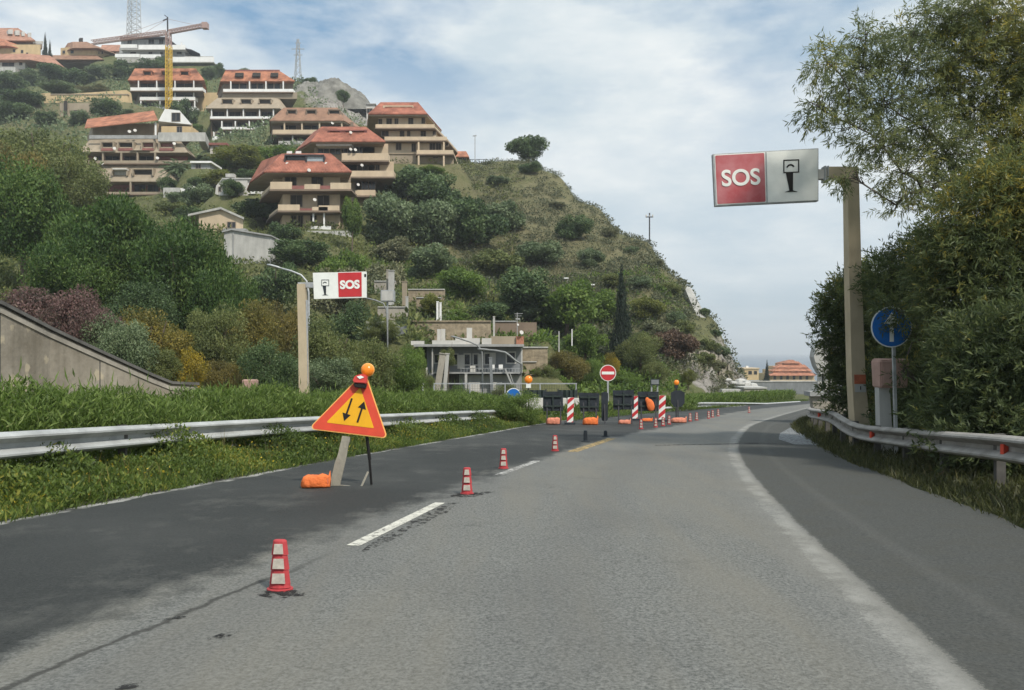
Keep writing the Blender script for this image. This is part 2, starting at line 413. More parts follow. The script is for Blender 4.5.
rockA = np.clip(gb(335,285,38,35)*1.2+gb(352,262,16,22)+gb(735,104,18,7)*.8+gb(716,94,16,7)*.9+gb(700,118,9,8)*.8+gb(700,88,26,5)*1.1+gb(745,97,12,6)*.9, 0, 1)
dryA = np.clip(.95*gb(560,150,110,40)+.5*gb(640,120,60,40)+.5*gb(430,110,60,30)+.9*gb(70,240,90,22)+.6*gb(20,140,80,40)+.15, 0, 1)
# rock: break the surface up in real relief
jag = np.sin(PX*.35+3*np.sin(YY*.21))*np.cos(YY*.8+2*np.sin(PX*.13))+.6*np.sin(PX*.9+YY*.5)
ZZ = ZZ+rockA*jag*np.interp(YY, [80, 300], [.5, 1.6])
grid_mesh('hillside', XX, YY, ZZ, M['ground'], {'rock': rockA, 'dry': dryA})

# road
m = bpy.data.materials.new('worn_asphalt'); n, l = nt(m); b = n['Principled BSDF']
b.inputs['Specular IOR Level'].default_value = .2
ge = n.new('ShaderNodeNewGeometry'); pos = ge.outputs['Position']
ub = n.new('ShaderNodeAttribute'); ub.attribute_name = 'ub'; ue = n.new('ShaderNodeAttribute'); ue.attribute_name = 'ue'
ul = n.new('ShaderNodeAttribute'); ul.attribute_name = 'ul'
big = noise(n, l, pos, .35, 4); mid = noise(n, l, pos, 2.2, 6, .7); fine = noise(n, l, pos, 70, 4, .8); grit = noise(n, l, pos, 48, 3, .75)
# along the road stretched noise
mp = n.new('ShaderNodeMapping'); mp.inputs['Scale'].default_value = (1.4, .16, 1); mp.inputs['Rotation'].default_value = (0, 0, .16); l.new(pos, mp.inputs['Vector'])
lane = noise(n, l, mp.outputs[0], 1.2, 4)
light = mixc(n, l, ramp(n, l, grit, .34, .66), (.080, .082, .075), (.225, .224, .205))
light = mixc(n, l, ramp(n, l, lane, .42, .66, 0, .55), light, (.185, .172, .140))
light = mixc(n, l, ramp(n, l, big, .5, .7, 0, .35), light, (.095, .095, .09))
stn = noise(n, l, pos, .9, 7, .75)
light = mixc(n, l, ramp(n, l, stn, .60, .72, 0, .5), light, (.075, .075, .07))
# wheel tracks a little darker and smoother
wt = math_(n, l, 'SINE', math_(n, l, 'ADD', math_(n, l, 'MULTIPLY', ue.outputs['Fac'], 3.5), 2.2), 0)
light = mixc(n, l, ramp(n, l, wt, 0, 1, 0, .22), light, (.10, .10, .096))
stn0 = noise(n, l, pos, .75, 7, .72)
dark = mixc(n, l, ramp(n, l, grit, .3, .7), (.018, .020, .019), (.050, .052, .049))
dust = math_(n, l, 'MULTIPLY', ramp(n, l, stn0, .50, .68), ramp(n, l, lane, .40, .62, .15, .8))
dark = mixc(n, l, dust, dark, (.12, .118, .105))
dark = mixc(n, l, ramp(n, l, math_(n, l, 'MULTIPLY', fine, grit), .40, .46, 0, .7), dark, (.20, .195, .18))
dark = mixc(n, l, ramp(n, l, big, .45, .72, 0, .5), dark, (.075, .076, .07))
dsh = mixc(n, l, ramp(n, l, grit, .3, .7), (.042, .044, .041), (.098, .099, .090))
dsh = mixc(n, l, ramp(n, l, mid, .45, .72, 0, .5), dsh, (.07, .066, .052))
mixn = math_(n, l, 'ADD', ramp(n, l, mid, .2, .8, -.3, .3), ramp(n, l, lane, .2, .8, -.25, .25))
mleft = ramp(n, l, math_(n, l, 'ADD', ub.outputs['Fac'], mixn), -.22, .12)
col = mixc(n, l, mleft, dark, light)
jit = ramp(n, l, grit, .2, .8, -.05, .05); jit2 = ramp(n, l, mid, .2, .8, -.04, .04)
uej = math_(n, l, 'ADD', math_(n, l, 'ADD', ue.outputs['Fac'], jit), jit2)
band = ramp(n, l, uej, -.52, -.10)                       # worn, dusty edge line
band = math_(n, l, 'MULTIPLY', band, ramp(n, l, mid, .3, .62, .05, .36))
col = mixc(n, l, band, col, (.31, .30, .268))
core = math_(n, l, 'MULTIPLY', ramp(n, l, math_(n, l, 'ABSOLUTE', math_(n, l, 'ADD', uej, .13), 0), .10, .05), ramp(n, l, mid, .40, .62, .05, .38))
col = mixc(n, l, core, col, (.38, .37, .335))
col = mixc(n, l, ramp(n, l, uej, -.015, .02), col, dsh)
arc = math_(n, l, 'MULTIPLY', ramp(n, l, math_(n, l, 'ABSOLUTE', math_(n, l, 'SUBTRACT', uej, .55), 0), .10, .02), .07)
col = mixc(n, l, arc, col, (.24, .23, .21))
# tar seam by the old centre joint
sj = math_(n, l, 'ABSOLUTE', math_(n, l, 'SUBTRACT', math_(n, l, 'ADD', ub.outputs['Fac'], ramp(n, l, mid, .2, .8, -.07, .07)), .36), 0)
sep = n.new('ShaderNodeSeparateXYZ'); l.new(pos, sep.inputs[0])
seam = math_(n, l, 'MULTIPLY', ramp(n, l, sj, .035, .012), ramp(n, l, sep.outputs[1], 5.2, 6.4, 1, 0))
col = mixc(n, l, math_(n, l, 'MULTIPLY', seam, .75), col, (.035, .034, .03))
# left edge line, patchy, and the dirty strip beyond it
ulj = math_(n, l, 'ADD', ul.outputs['Fac'], ramp(n, l, mid, .2, .8, -.10, .10))
wl = math_(n, l, 'MULTIPLY', ramp(n, l, math_(n, l, 'ABSOLUTE', ulj, 0), .10, .05), ramp(n, l, stn, .44, .56, .05, .8))
col = mixc(n, l, wl, col, (.42, .41, .38))
col = mixc(n, l, ramp(n, l, ulj, -.1, -.2), col, (.16, .14, .10))
# cross joints
spec = math_(n, l, 'MULTIPLY', ramp(n, l, fine, .68, .74), .5)
col = mixc(n, l, spec, col, (.30, .29, .27))
l.new(col, b.inputs['Base Color'])
l.new(ramp(n, l, mleft, 0, 1, .72, .86), b.inputs['Roughness'])
bp = n.new('ShaderNodeBump'); bp.inputs['Strength'].default_value = .55; bp.inputs['Distance'].default_value = .012
l.new(math_(n, l, 'ADD', fine, math_(n, l, 'MULTIPLY', grit, 1.4)), bp.inputs['Height']); l.new(bp.outputs[0], b.inputs['Normal'])
M['asphalt'] = m
ys = np.concatenate([np.linspace(-8, 40, 200), np.linspace(40.5, 92, 90)]); us = np.linspace(0, 1, 70)
U, YR = np.meshgrid(us, ys)
xl = LL(YR)-.28; xr = RR(YR)-.70+.04*np.sin(YR*1.7)+.02*np.sin(YR*4.1)
XR = xl+(xr-xl)*U; ZR = plane_z(YR)
cs = np.cos(np.arctan(np.gradient(E(ys), ys)))[:, None]
grid_mesh('road', XR, YR, ZR, m, {'ub': (XR-BD(YR))*cs, 'ue': (XR-E(YR))*cs, 'ul': (XR-LL(YR))*cs})
# carriageway on the other side of the hedge
M['asphalt_far'] = mat('old_asphalt', (.10, .10, .095), .9, .2, 2, .3, 40)
ys2 = np.linspace(-8, 58, 100); U2, Y2 = np.meshgrid(np.linspace(0, 1, 12), ys2)
w2 = np.interp(Y2, [40, 58], [8.2, .6])
X2 = LR(Y2)-2.4-w2+w2*U2
grid_mesh('road_opposite', X2, Y2, plane_z(Y2)-.03, M['asphalt_far'])

def strip(name, pts, w, m, lift=.005, kind='structure'):
    """painted line or patch lying on the road"""
    pts = [Vector((x, y, plane_z(y)+lift)) for x, y in pts]
    L = []; Rr = []
    for k, p in enumerate(pts):
        t = pts[min(k+1, len(pts)-1)]-pts[max(k-1, 0)]; s = Vector((t.y, -t.x, 0)).normalized()
        ww = w[k] if hasattr(w, '__len__') else w
        L.append(p-s*ww/2); Rr.append(p+s*ww/2)
    mb = MB(); mb.v = [tuple(q) for q in L+Rr]; k = len(L)
    mb.f = [(i, k+i, k+i+1, i+1) for i in range(k-1)]
    o = mb.build(name, m); tag(o, kind=kind); return o
# painted material with worn holes
def worn(name, colr, hole):
    m = mat(name, colr, .85, .2, 9); n, l = nt(m)
    tc = n.new('ShaderNodeTexCoord'); f = noise(n, l, tc.outputs['Object'], 14, 6, .75)
    tr = n.new('ShaderNodeBsdfTransparent'); mx = n.new('ShaderNodeMixShader')
    l.new(ramp(n, l, f, hole-.03, hole+.05), mx.inputs[0]); l.new(tr.outputs[0], mx.inputs[1]); l.new(n['Principled BSDF'].outputs[0], mx.inputs[2])
    l.new(mx.outputs[0], n['Material Output'].inputs[0]); return m
M['paint'] = worn('worn_white_road_paint', (.52, .50, .43), .415)
M['paint2'] = worn('thin_white_road_paint', (.42, .41, .38), .47)
M['ypaint'] = worn('worn_yellow_road_paint', (.40, .29, .13), .47)
M['tarworn'] = worn('tar_smear', (.02, .019, .018), .49)
M['tarworn2'] = worn('thin_tar_smear', (.03, .029, .027), .53)
M['pale'] = worn('pale_patch', (.20, .21, .21), .44)
def ln(a, b, k=12): return [(a[0]+(b[0]-a[0])*i/k, a[1]+(b[1]-a[1])*i/k) for i in range(k+1)]
g = lambda px, row: tuple(G(px, row))[:2]
strip('lane_line', ln(g(353, 546), g(440, 503)), .115, M['paint'])
strip('lane_line', ln(g(499, 475), g(537, 461)), .13, M['paint2'])
strip('lane_line', ln(g(572, 452), g(612, 438.5)), .22, M['ypaint'])
strip('tar_patch', ln(g(258, 594), g(306, 595), 6), [.05,.12,.16,.15,.17,.10,.04], M['tarworn'])
strip('tar_patch', ln(g(452, 497), g(494, 492), 6), [.1,.22,.3,.24,.16,.12,.05], M['tarworn'])
strip('tar_patch', ln(g(362, 552), g(455, 503), 8), [.03,.11,.15,.08,.18,.14,.22,.14,.12], M['tarworn2'], .003)
strip('tar_patch', ln(g(208, 640), g(240, 632), 4), [.02,.05,.07,.04,.02], M['tarworn'])
strip('tar_patch', ln(g(150, 622), g(188, 617), 4), [.01,.03,.03,.05,.01], M['tarworn'])
strip('tar_patch', ln(g(115, 690), g(150, 682), 4), [.02,.05,.07,.04,.02], M['tarworn'])
strip('joint_line', ln(g(655, 445.5), g(758, 443.5), 8), .14, M['tarworn'])
strip('joint_line', ln(g(745, 443), g(815, 445), 8), .12, M['tarworn'])
strip('pale_patch', [g(806, 445), g(800, 440), g(797, 434), g(795, 428)], [.5, 1.0, .9, .3], M['pale'])

# sea
m = bpy.data.materials.new('sea_water'); n, l = nt(m); b = n['Principled BSDF']
b.inputs['Base Color'].default_value = (.022, .055, .09, 1); b.inputs['Roughness'].default_value = .28
ge = n.new('ShaderNodeNewGeometry')
mp = n.new('ShaderNodeMapping'); mp.inputs['Scale'].default_value = (1, .35, 1); l.new(ge.outputs['Position'], mp.inputs['Vector'])
f = noise(n, l, mp.outputs[0], .22, 6, .65); bp = n.new('ShaderNodeBump'); bp.inputs['Strength'].default_value = .7; bp.inputs['Distance'].default_value = 1.2
l.new(f, bp.inputs['Height']); l.new(bp.outputs[0], b.inputs['Normal'])
SEA = -15.5
mb = MB(); mb.v = [(-13000, 300, SEA), (13000, 300, SEA), (13000, 13000, SEA), (-13000, 13000, SEA)]; mb.f = [(0, 1, 2, 3)]
tag(mb.build('sea', m), kind='structure')
mb = MB(); mb.v = [(-900, -300, -.6), (900, -300, -.6), (900, 1.6, -.6), (-900, 1.6, -.6)]; mb.f = [(0, 1, 2, 3)]
tag(mb.build('ground', M['ground']), kind='structure')

# ------------------------------------------------------------------ sky, sun, camera
SUN = Vector((.46, -.62, .82)).normalized()
W = bpy.data.worlds.new('World'); S.world = W; W.use_nodes = True
n, l = W.node_tree.nodes, W.node_tree.links
bg = n['Background']; bg.inputs['Strength'].default_value = .10
sk = n.new('ShaderNodeTexSky'); sk.sky_type = 'NISHITA'; sk.sun_disc = False
sk.sun_elevation = math.asin(SUN.z); sk.sun_rotation = math.atan2(SUN.x, SUN.y)
sk.air_density = 1.0; sk.dust_density = 1.5; sk.ozone_density = 2.0
tc = n.new('ShaderNodeTexCoord'); sep = n.new('ShaderNodeSeparateXYZ'); l.new(tc.outputs['Generated'], sep.inputs[0])
mp = n.new('ShaderNodeMapping'); mp.inputs['Scale'].default_value = (1, 1, 2.6); mp.inputs['Location'].default_value = (2.3, 1.1, .35)
l.new(tc.outputs['Generated'], mp.inputs['Vector'])
c1 = noise(n, l, mp.outputs[0], 2.0, 9, .56); c2 = noise(n, l, mp.outputs[0], 4.5, 7, .6)
# thick cloud deck with a few blue holes high up; thinner, bluer air low over the sea
mp2 = n.new('ShaderNodeMapping'); mp2.inputs['Scale'].default_value = (.8, .8, 7); l.new(tc.outputs['Generated'], mp2.inputs['Vector'])
c3 = noise(n, l, mp2.outputs[0], 2.2, 6, .55)
elev = sep.outputs[2]
holes = math_(n, l, 'MULTIPLY', ramp(n, l, c1, .44, .56), ramp(n, l, elev, .20, .36))
low = math_(n, l, 'MULTIPLY', ramp(n, l, elev, .22, .02), ramp(n, l, c3, .40, .62, .25, 1))
clear = math_(n, l, 'MAXIMUM', holes, math_(n, l, 'MULTIPLY', low, .62))
cl = mixc(n, l, ramp(n, l, c2, .36, .64), (5.3, 6.1, 6.6), (7.5, 7.8, 7.8))
blue = mixc(n, l, ramp(n, l, elev, .0, .45), (2.7, 3.95, 5.15), (2.1, 3.8, 5.6))
hz = n.new('ShaderNodeMix'); hz.data_type = 'RGBA'; hz.inputs['Factor'].default_value = .35
A = [q for q in hz.inputs if q.type == 'RGBA']; l.new(blue, A[0]); l.new(sk.outputs[0], A[1])
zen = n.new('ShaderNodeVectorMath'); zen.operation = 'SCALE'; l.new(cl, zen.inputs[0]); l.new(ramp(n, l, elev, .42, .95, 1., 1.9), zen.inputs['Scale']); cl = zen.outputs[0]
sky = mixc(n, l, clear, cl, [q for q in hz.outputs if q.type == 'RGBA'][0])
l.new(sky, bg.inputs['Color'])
sl = bpy.data.lights.new('sun', 'SUN'); sl.energy = 3.2; sl.angle = R(5); sl.color = (1, .94, .85)
so = bpy.data.objects.new('sun', sl); C.objects.link(so); so.rotation_euler = SUN.to_track_quat('Z', 'Y').to_euler(); so.location = (40, -20, 60)
cam = bpy.data.cameras.new('camera'); co = bpy.data.objects.new('camera', cam); C.objects.link(co)
cam.sensor_width = 36; cam.lens = 36*F/1024; cam.clip_start = .1; cam.clip_end = 60000
cam.shift_y = (HZ-345)/1024
co.location = (0, 0, CZ); co.rotation_euler = (R(90), 0, 0); S.camera = co
S.view_settings.view_transform = 'Standard'; S.view_settings.look = 'None'; S.view_settings.exposure = .30; S.view_settings.gamma = 1
S.render.engine = 'CYCLES'; S.cycles.use_denoising = True; S.cycles.max_bounces = 6; S.cycles.transparent_max_bounces = 12
S.cycles.sample_clamp_indirect = 6
LF['gold'] = leafmat('golden_leaf', [(.10, .095, .03), (.17, .155, .04), (.27, .215, .05), (.40, .29, .05)], .3)
LF['headscrub'] = leafmat('grey_scrub_leaf', [(.055, .07, .038), (.095, .11, .06), (.14, .145, .08), (.22, .20, .11)], .2)

# ------------------------------------------------------------------ trees and shrubs
def crown_proto(name, n, size, lumps=16, flat=.75, elong=1.7, seed=1, up=.25, shape='round'):
    global rng
    rng = np.random.default_rng(seed)
    bl = []
    for k in range(lumps):
        d = rng.normal(size=3); d /= np.linalg.norm(d)
        rr = rng.uniform(.45, .78)
        c = d*rr; c[2] = c[2]*flat
        r = rng.uniform(.15, .34)
        if shape == 'cone':
            z = k/(lumps-1)*2-1; w = (1-z)*.42+.08
            c = np.array([rng.normal()*.18*w, rng.normal()*.18*w, z*.93]); r = w*.9
            bl.append((c, (r, r, .28))); continue
        bl.append((c, (r*1.15, r*1.15, r*.9)))
    if shape != 'cone': bl.append(((0, 0, -.05), (.50, .50, .42)))
    p, d, k = blob_points(bl, n, .33)
    lt = rng.uniform(-.17, .17, len(bl))[k]
    dirs = unit(d*.35+rng.normal(size=d.shape)*.8+np.array([0, 0, up]))
    nrm = unit(d+rng.normal(size=d.shape)*.55+np.array([0, 0, .15]))       # blades lie like shingles on their clump
    side = unit(np.cross(nrm, dirs))
    tint = .42+lt+rng.normal(size=n)*.15
    sz = size*rng.uniform(.6, 1.35, n)
    me = leaf_mesh(name, p, dirs, sz, sz/elong, tint, LF['dark'], side)
    return me
CR_LO = [crown_proto('crown', 8000, .095, 22, seed=20+i) for i in range(4)]
CR_HI = [crown_proto('crown', 22000, .05, 40, seed=40+i, elong=2.0) for i in range(4)]
CR_PINE = [crown_proto('crown', 30000, .06, 52, seed=60+i, elong=3.0, up=.9) for i in range(2)]
CR_CONE = crown_proto('crown', 6000, .11, 16, seed=80, elong=2.6, up=1.6, shape='cone')
def stem_proto(name, seed, limbs=5):
    rnd = random.Random(seed); mb = MB()
    mb.tube([(0,0,-1.0),(.03,.02,-.6),(0,.03,-.2),(.02,0,.1)], [.085,.07,.06,.03], 7)
    for k in range(limbs):
        a = k*2*math.pi/limbs+rnd.uniform(-.4,.4); q = rnd.uniform(.35,.6)
        mb.tube([(.02,.02,-.45+.06*k),(q*.45*math.cos(a),q*.45*math.sin(a),-.15+.05*k),(q*math.cos(a),q*math.sin(a),.15+rnd.uniform(0,.3))], [.045,.03,.012], 5)
    me = mb.build(name, M['trunk']).data
    o = [o for o in bpy.data.objects if o.data == me][0]; bpy.data.objects.remove(o)
    return me
STEM = [stem_proto('trunk', i) for i in range(3)]
cnt = [0]
def tree(cx, cy, rx, ry, Y, leaf, label, kind='tree', group=None, hi=False, protos=None, depth=1.0, stem=True):
    """crown ellipse given in picture pixels at distance Y; stands on the ground below it"""
    cnt[0] += 1; i = cnt[0]
    if Y > 80 and kind != 'cypress' and group != 'hilltop trees':      # stand where the slope is seen under the crown
        ysr = np.arange(Y*.86, Y*1.14, .5); xs_ = (cx-512)/F*ysr; rows = HZ-(ground_z(xs_, ysr)-CZ)/ysr*F
        hit = np.nonzero(rows <= cy+.72*ry)[0]
        if len(hit) and hit[0] > 0: Y = float(ysr[hit[0]])
        elif len(hit): Y = float(ysr[0])
    c = P(cx, cy, Y); k = Y/F; zg = gz(c.x, c.y)
    gap = (c.z-ry*k)-(zg+.12*ry*k)
    if gap > 0 and kind in ('tree', 'shrub', 'bush', 'pine') and group != 'hilltop trees':      # foliage comes down to the ground
        gap = min(gap, 1.6*ry*k); c.z -= gap/2; ry = ry+gap/2/k
    nm = {'tree': 'tree', 'shrub': 'shrub', 'pine': 'pine_tree', 'cypress': 'cypress_tree', 'bush': 'bush'}[kind]
    root = empty(nm, (c.x, c.y, zg-.15), label, {'pine': 'tree', 'cypress': 'tree', 'bush': 'shrub'}.get(kind, kind), group)
    pr = protos or (CR_HI if hi else CR_LO)
    me = pr[i % len(pr)] if isinstance(pr, list) else pr
    cr = link('crown' if kind not in ('shrub', 'bush') else 'foliage', me, root, (0, 0, c.z-zg+.15))
    cr.scale = (rx*k, rx*k*depth, ry*k); cr.rotation_euler = (0, 0, i*2.399)
    cr.material_slots[0].link = 'OBJECT'; cr.material_slots[0].material = LF[leaf]
    if stem:
        h = max(c.z-zg+.15, .3); tr = link('trunk' if kind not in ('shrub', 'bush') else 'stem', STEM[i % 3], root, (0, 0, h))
        tr.scale = (rx*k*.8, rx*k*.8, h)
    return root
g_hill = 'trees on the slope among the apartment blocks'
g_road = 'shrubs on the bank above the concrete wall'
g_mid = 'trees on the slope above the grey roadside building'
g_prom = 'shrubs on the grassy headland'
# --- left bank, front
tree(22, 215, 52, 78, 64, 'pine', 'tall dark green tree at the left edge of the photo', 'tree', g_hill, True)
tree(112, 232, 66, 58, 60, 'pine', 'broad dark pine behind the purple shrub', 'pine', None, protos=CR_PINE)
tree(178, 252, 58, 52, 57, 'pine', 'dark pine just left of the cream gabled house', 'pine', None, protos=CR_PINE)
tree(222, 288, 38, 36, 54, 'pine', 'smaller dark pine below the cream gabled house', 'pine', None, protos=CR_PINE)
tree(75, 270, 50, 42, 56, 'pine', 'dark pine crown rising over the purple shrub', 'pine', None, protos=CR_PINE)
tree(142, 300, 44, 30, 52, 'dark', 'low dark green shrub between purple shrub and pines', 'shrub', g_road, True)
tree(38, 300, 62, 32, 37, 'purple', 'purple leaved shrub hanging over the concrete wall at left', 'shrub', g_road, True)
tree(84, 305, 44, 34, 36, 'purple', 'purple and brown shrub beside the highest part of the sloping wall', 'shrub', g_road, True)
tree(118, 338, 40, 36, 35, 'greygreen', 'dark grey-green shrub below the purple shrub, touching the wall coping', 'shrub', g_road, True)
tree(150, 335, 44, 42, 39, 'gold', 'olive yellow shrub in the middle of the bank above the wall', 'shrub', g_road, True)
tree(158, 362, 26, 26, 36, 'olive', 'olive shrub just above the low end of the wall', 'shrub', g_road, True)
tree(188, 366, 24, 27, 37, 'yellow', 'bright yellow flowering broom bush at the end of the concrete wall', 'bush', g_road, True)
tree(215, 330, 36, 40, 44, 'olive', 'olive green shrub behind the bright yellow broom', 'shrub', g_road, True)
tree(248, 318, 36, 34, 48, 'gold', 'yellowish shrub left of the beige sign post', 'shrub', g_road, True)
tree(222, 372, 22, 22, 40, 'ochre', 'low ochre bush between yellow broom and pink box', 'bush', g_road, True)
tree(268, 362, 36, 34, 39, 'dark', 'dark leafy shrub behind the left beige sign post', 'shrub', g_road, True)
tree(282, 318, 30, 30, 52, 'ochre', 'yellow-green shrub under the curved street lamp', 'shrub', g_road, True)
tree(330, 345, 40, 42, 47, 'olive', 'olive shrub below the nearer white and red SOS board', 'shrub', g_road, True)
tree(322, 372, 38, 26, 41, 'greygreen', 'grey-green shrub behind the two-way traffic sign', 'shrub', g_road, True)
tree(372, 362, 36, 34, 44, 'olive', 'olive bush right of the amber lamp on the sign', 'bush', g_road, True)
tree(405, 370, 26, 28, 46, 'bright', 'light green bush left of the leaning concrete posts', 'bush', g_road, True)
tree(345, 315, 40, 26, 66, 'dark', 'dark green tree right behind the left SOS board', 'tree', g_road, True)
# --- upper left
tree(38, 142, 56, 34, 100, 'olive', 'large olive-yellow tree below the long ochre terrace wall', 'tree', g_hill, True)
tree(72, 168, 42, 26, 98, 'olive', 'olive tree left of the tan block with a long orange roof', 'tree', g_hill, True)
tree(10, 165, 40, 36, 90, 'ochre', 'brownish olive tree at the left edge above the pines', 'tree', g_hill, True)
tree(105, 108, 18, 13, 212, 'dark', 'round dark tree above the long sloping orange roof', 'tree', g_hill)
tree(184, 112, 15, 19, 236, 'dark', 'dark tree right of the white gable end below the crane', 'tree', g_hill)
for a in ((8,84,20,14,296,'dark','dark tree under the pale building at far upper left'),
          (30,78,16,11,300,'greygreen','grey-green tree below the twin small cypresses'),
          (54,72,18,12,300,'dark','dark round tree below the low brown hip roof'),
          (80,76,17,13,296,'dark','dark tree in the row under the brown hip roof, right of centre'),
          (100,72,15,9,300,'greygreen','pale flowering shrub in the row under the upper houses'),
          (122,70,16,13,298,'dark','dark tree left of the crane in the upper row'),
          (150,68,20,11,296,'dark','dark tree right below the white terraced house'),
          (162,62,9,8,302,'dark','small dark tree at the crane mast'),
          (208,74,12,9,306,'greygreen','pale tree at the right end of white terraced house'),
          (218,70,9,9,306,'dark','small dark tree between the two orange roofed blocks'),
          (200,84,9,12,290,'bright','fresh green tree right beside the crane block'),
          (28,98,26,12,262,'dark','low dark tree at upper left above the ochre wall'),
          (62,90,24,9,270,'greygreen','grey-green bush row left above the ochre terrace wall'),
          (98,92,22,7,275,'mixed','dry bush above the middle of the ochre wall'),
          (8,112,28,14,225,'dark','dark tree at left edge level with the ochre wall'),
          (46,118,16,9,200,'dark','small dark tree below the left end of ochre wall'),
          (78,118,14,10,205,'greygreen','grey tree in front of the ochre terrace'),
          (310,82,10,6,282,'dark','low dark bush left on the grey rock outcrop'),
          (343,92,8,5,262,'dark','low dark bush right on the grey rock outcrop')):
    tree(*a[:6], a[6], 'tree' if a[3] > 7 else 'bush', g_hill)
tree(45, 46, 3.2, 11, 322, 'cypress', 'taller of two tiny cypresses beside the brown hip roof', 'cypress', None, protos=CR_CONE)
tree(50, 50, 2.4, 8, 322, 'cypress', 'shorter of two tiny cypresses beside the brown hip roof', 'cypress', None, protos=CR_CONE)
# --- between the blocks
for a in ((238,158,32,17,186,'lime','yellow-green tree below the stacked white balconies'),
          (276,156,28,15,180,'bright','light green tree left of the brown roofed block'),
          (215,178,20,14,170,'lime','small yellow-green tree above the white cottage'),
          (196,196,22,16,150,'greygreen','grey tree left of the white cottage on the slope'),
          (264,209,32,17,121,'dark','bluish green spreading tree right of cream gabled house'),
          (232,188,13,13,132,'dark','dark tree in front of white cottage'),
          (285,232,20,16,108,'dark','dark tree under the left corner of cream apartment block'),
          (352,206,12,15,114,'bright','slim green plant in front of right half of cream apartment block'),
          (300,252,34,18,96,'dark','dark shrub mass under the cream apartment block'),
          (345,258,30,20,94,'bright','green shrub right below the cream apartment block'),
          (276,268,28,20,86,'dark','dark shrub beside the pale block wall'),
          (335,278,34,18,82,'mixed','dry shrub above the left SOS board'),
          (385,270,26,18,90,'mixed','scrubby bush above the stone terraces')):
    tree(*a[:6], a[6], 'tree' if a[3] > 14 else 'bush', g_hill)
# more greenery between the blocks
for a in ((168,182,12,9,158,'dark','dark bush left of the palm beside tan block'),
          (205,160,10,7,168,'greygreen','grey bush under the small reddish house'),
          (222,165,12,8,166,'bright','green bush right under the small reddish house'),
          (250,176,16,9,158,'dark','dark bush above the white cottage, right side'),
          (200,182,13,9,152,'dark','dark bush between palm and white cottage'),
          (180,196,14,10,146,'greygreen','grey bush below the palm beside pale wall'),
          (188,214,16,11,128,'dark','dark bush above the roof of gabled house'),
          (172,208,18,10,130,'olive','olive bush behind the dark pines, left of gabled house'),
          (262,186,15,10,140,'greygreen','grey bush right of the white cottage'),
          (212,146,10,6,196,'dark','dark bush at the lower left corner of stepped block'),
          (250,153,22,8,196,'lime','yellow-green bush row under the stepped block'),
          (288,150,12,6,188,'dark','dark bush under the left corner of brown roofed block'),
          (196,128,9,7,224,'bright','green bush between crane block and stepped block'),
          (122,112,12,7,244,'greygreen','grey bush beside the right end of ochre wall'),
          (64,150,20,12,150,'dark','dark tree left of the tan block lower storeys'),
          (60,186,18,12,140,'dark','dark tree under the left corner of the tan block'),
          (366,150,10,10,170,'dark','dark tree between the two red roofed blocks'),
          (382,178,14,10,150,'bright','green tree right of the block behind the cream one'),
          (432,172,16,7,150,'bright','light green bush under the balconies of the end block'),
          (318,92,16,6,292,'dark','dark bush row on the left shoulder of the rock outcrop'),
          (246,70,9,5,320,'greygreen','small bush on the skyline left of power pylon'),
          (270,72,8,5,320,'dark','dark skyline bush right above the stepped block')):
    tree(*a[:6], a[6], 'tree' if a[3] > 8 else 'bush', g_hill)
for a in ((424,378,14,14,53,'olive','olive bush hiding the left corner of the grey building'),
          (412,352,16,14,58,'bright','green bush left of the grey building under the roof edge'),
          (462,390,16,9,50,'bright','low green bush in front of the grey building, middle'),
          (505,388,14,9,50,'olive','low olive bush in front of the grey building, right'),
          (536,352,14,12,69,'greygreen','grey bush right of the low stone wall'),
          (585,335,24,18,80,'bright','fresh green bush left of the tall cypress foot'),
          (548,338,18,14,76,'dark','dark bush above the low stone wall'),
          (396,308,16,12,74,'mixed','dry bush in front of the stone terraces'),
          (455,316,18,9,76,'bright','green bush on top of the tan terrace wall'),
          (380,330,20,16,62,'olive','olive bush under the grey junction box'),
          (418,340,12,9,64,'bright','green bush at the left end of the tan terrace wall'),
          (400,326,10,9,65,'greygreen','grey bush in front of the rubble terrace wall'),
          (430,300,14,9,73,'lime','yellow-green bush over the brown stone terrace'),
          (448,352,10,8,60.4,'olive','small olive bush on the left roof edge of grey building')):
    tree(*a[:6], a[6], 'bush', g_mid, hi=a[4] < 70)
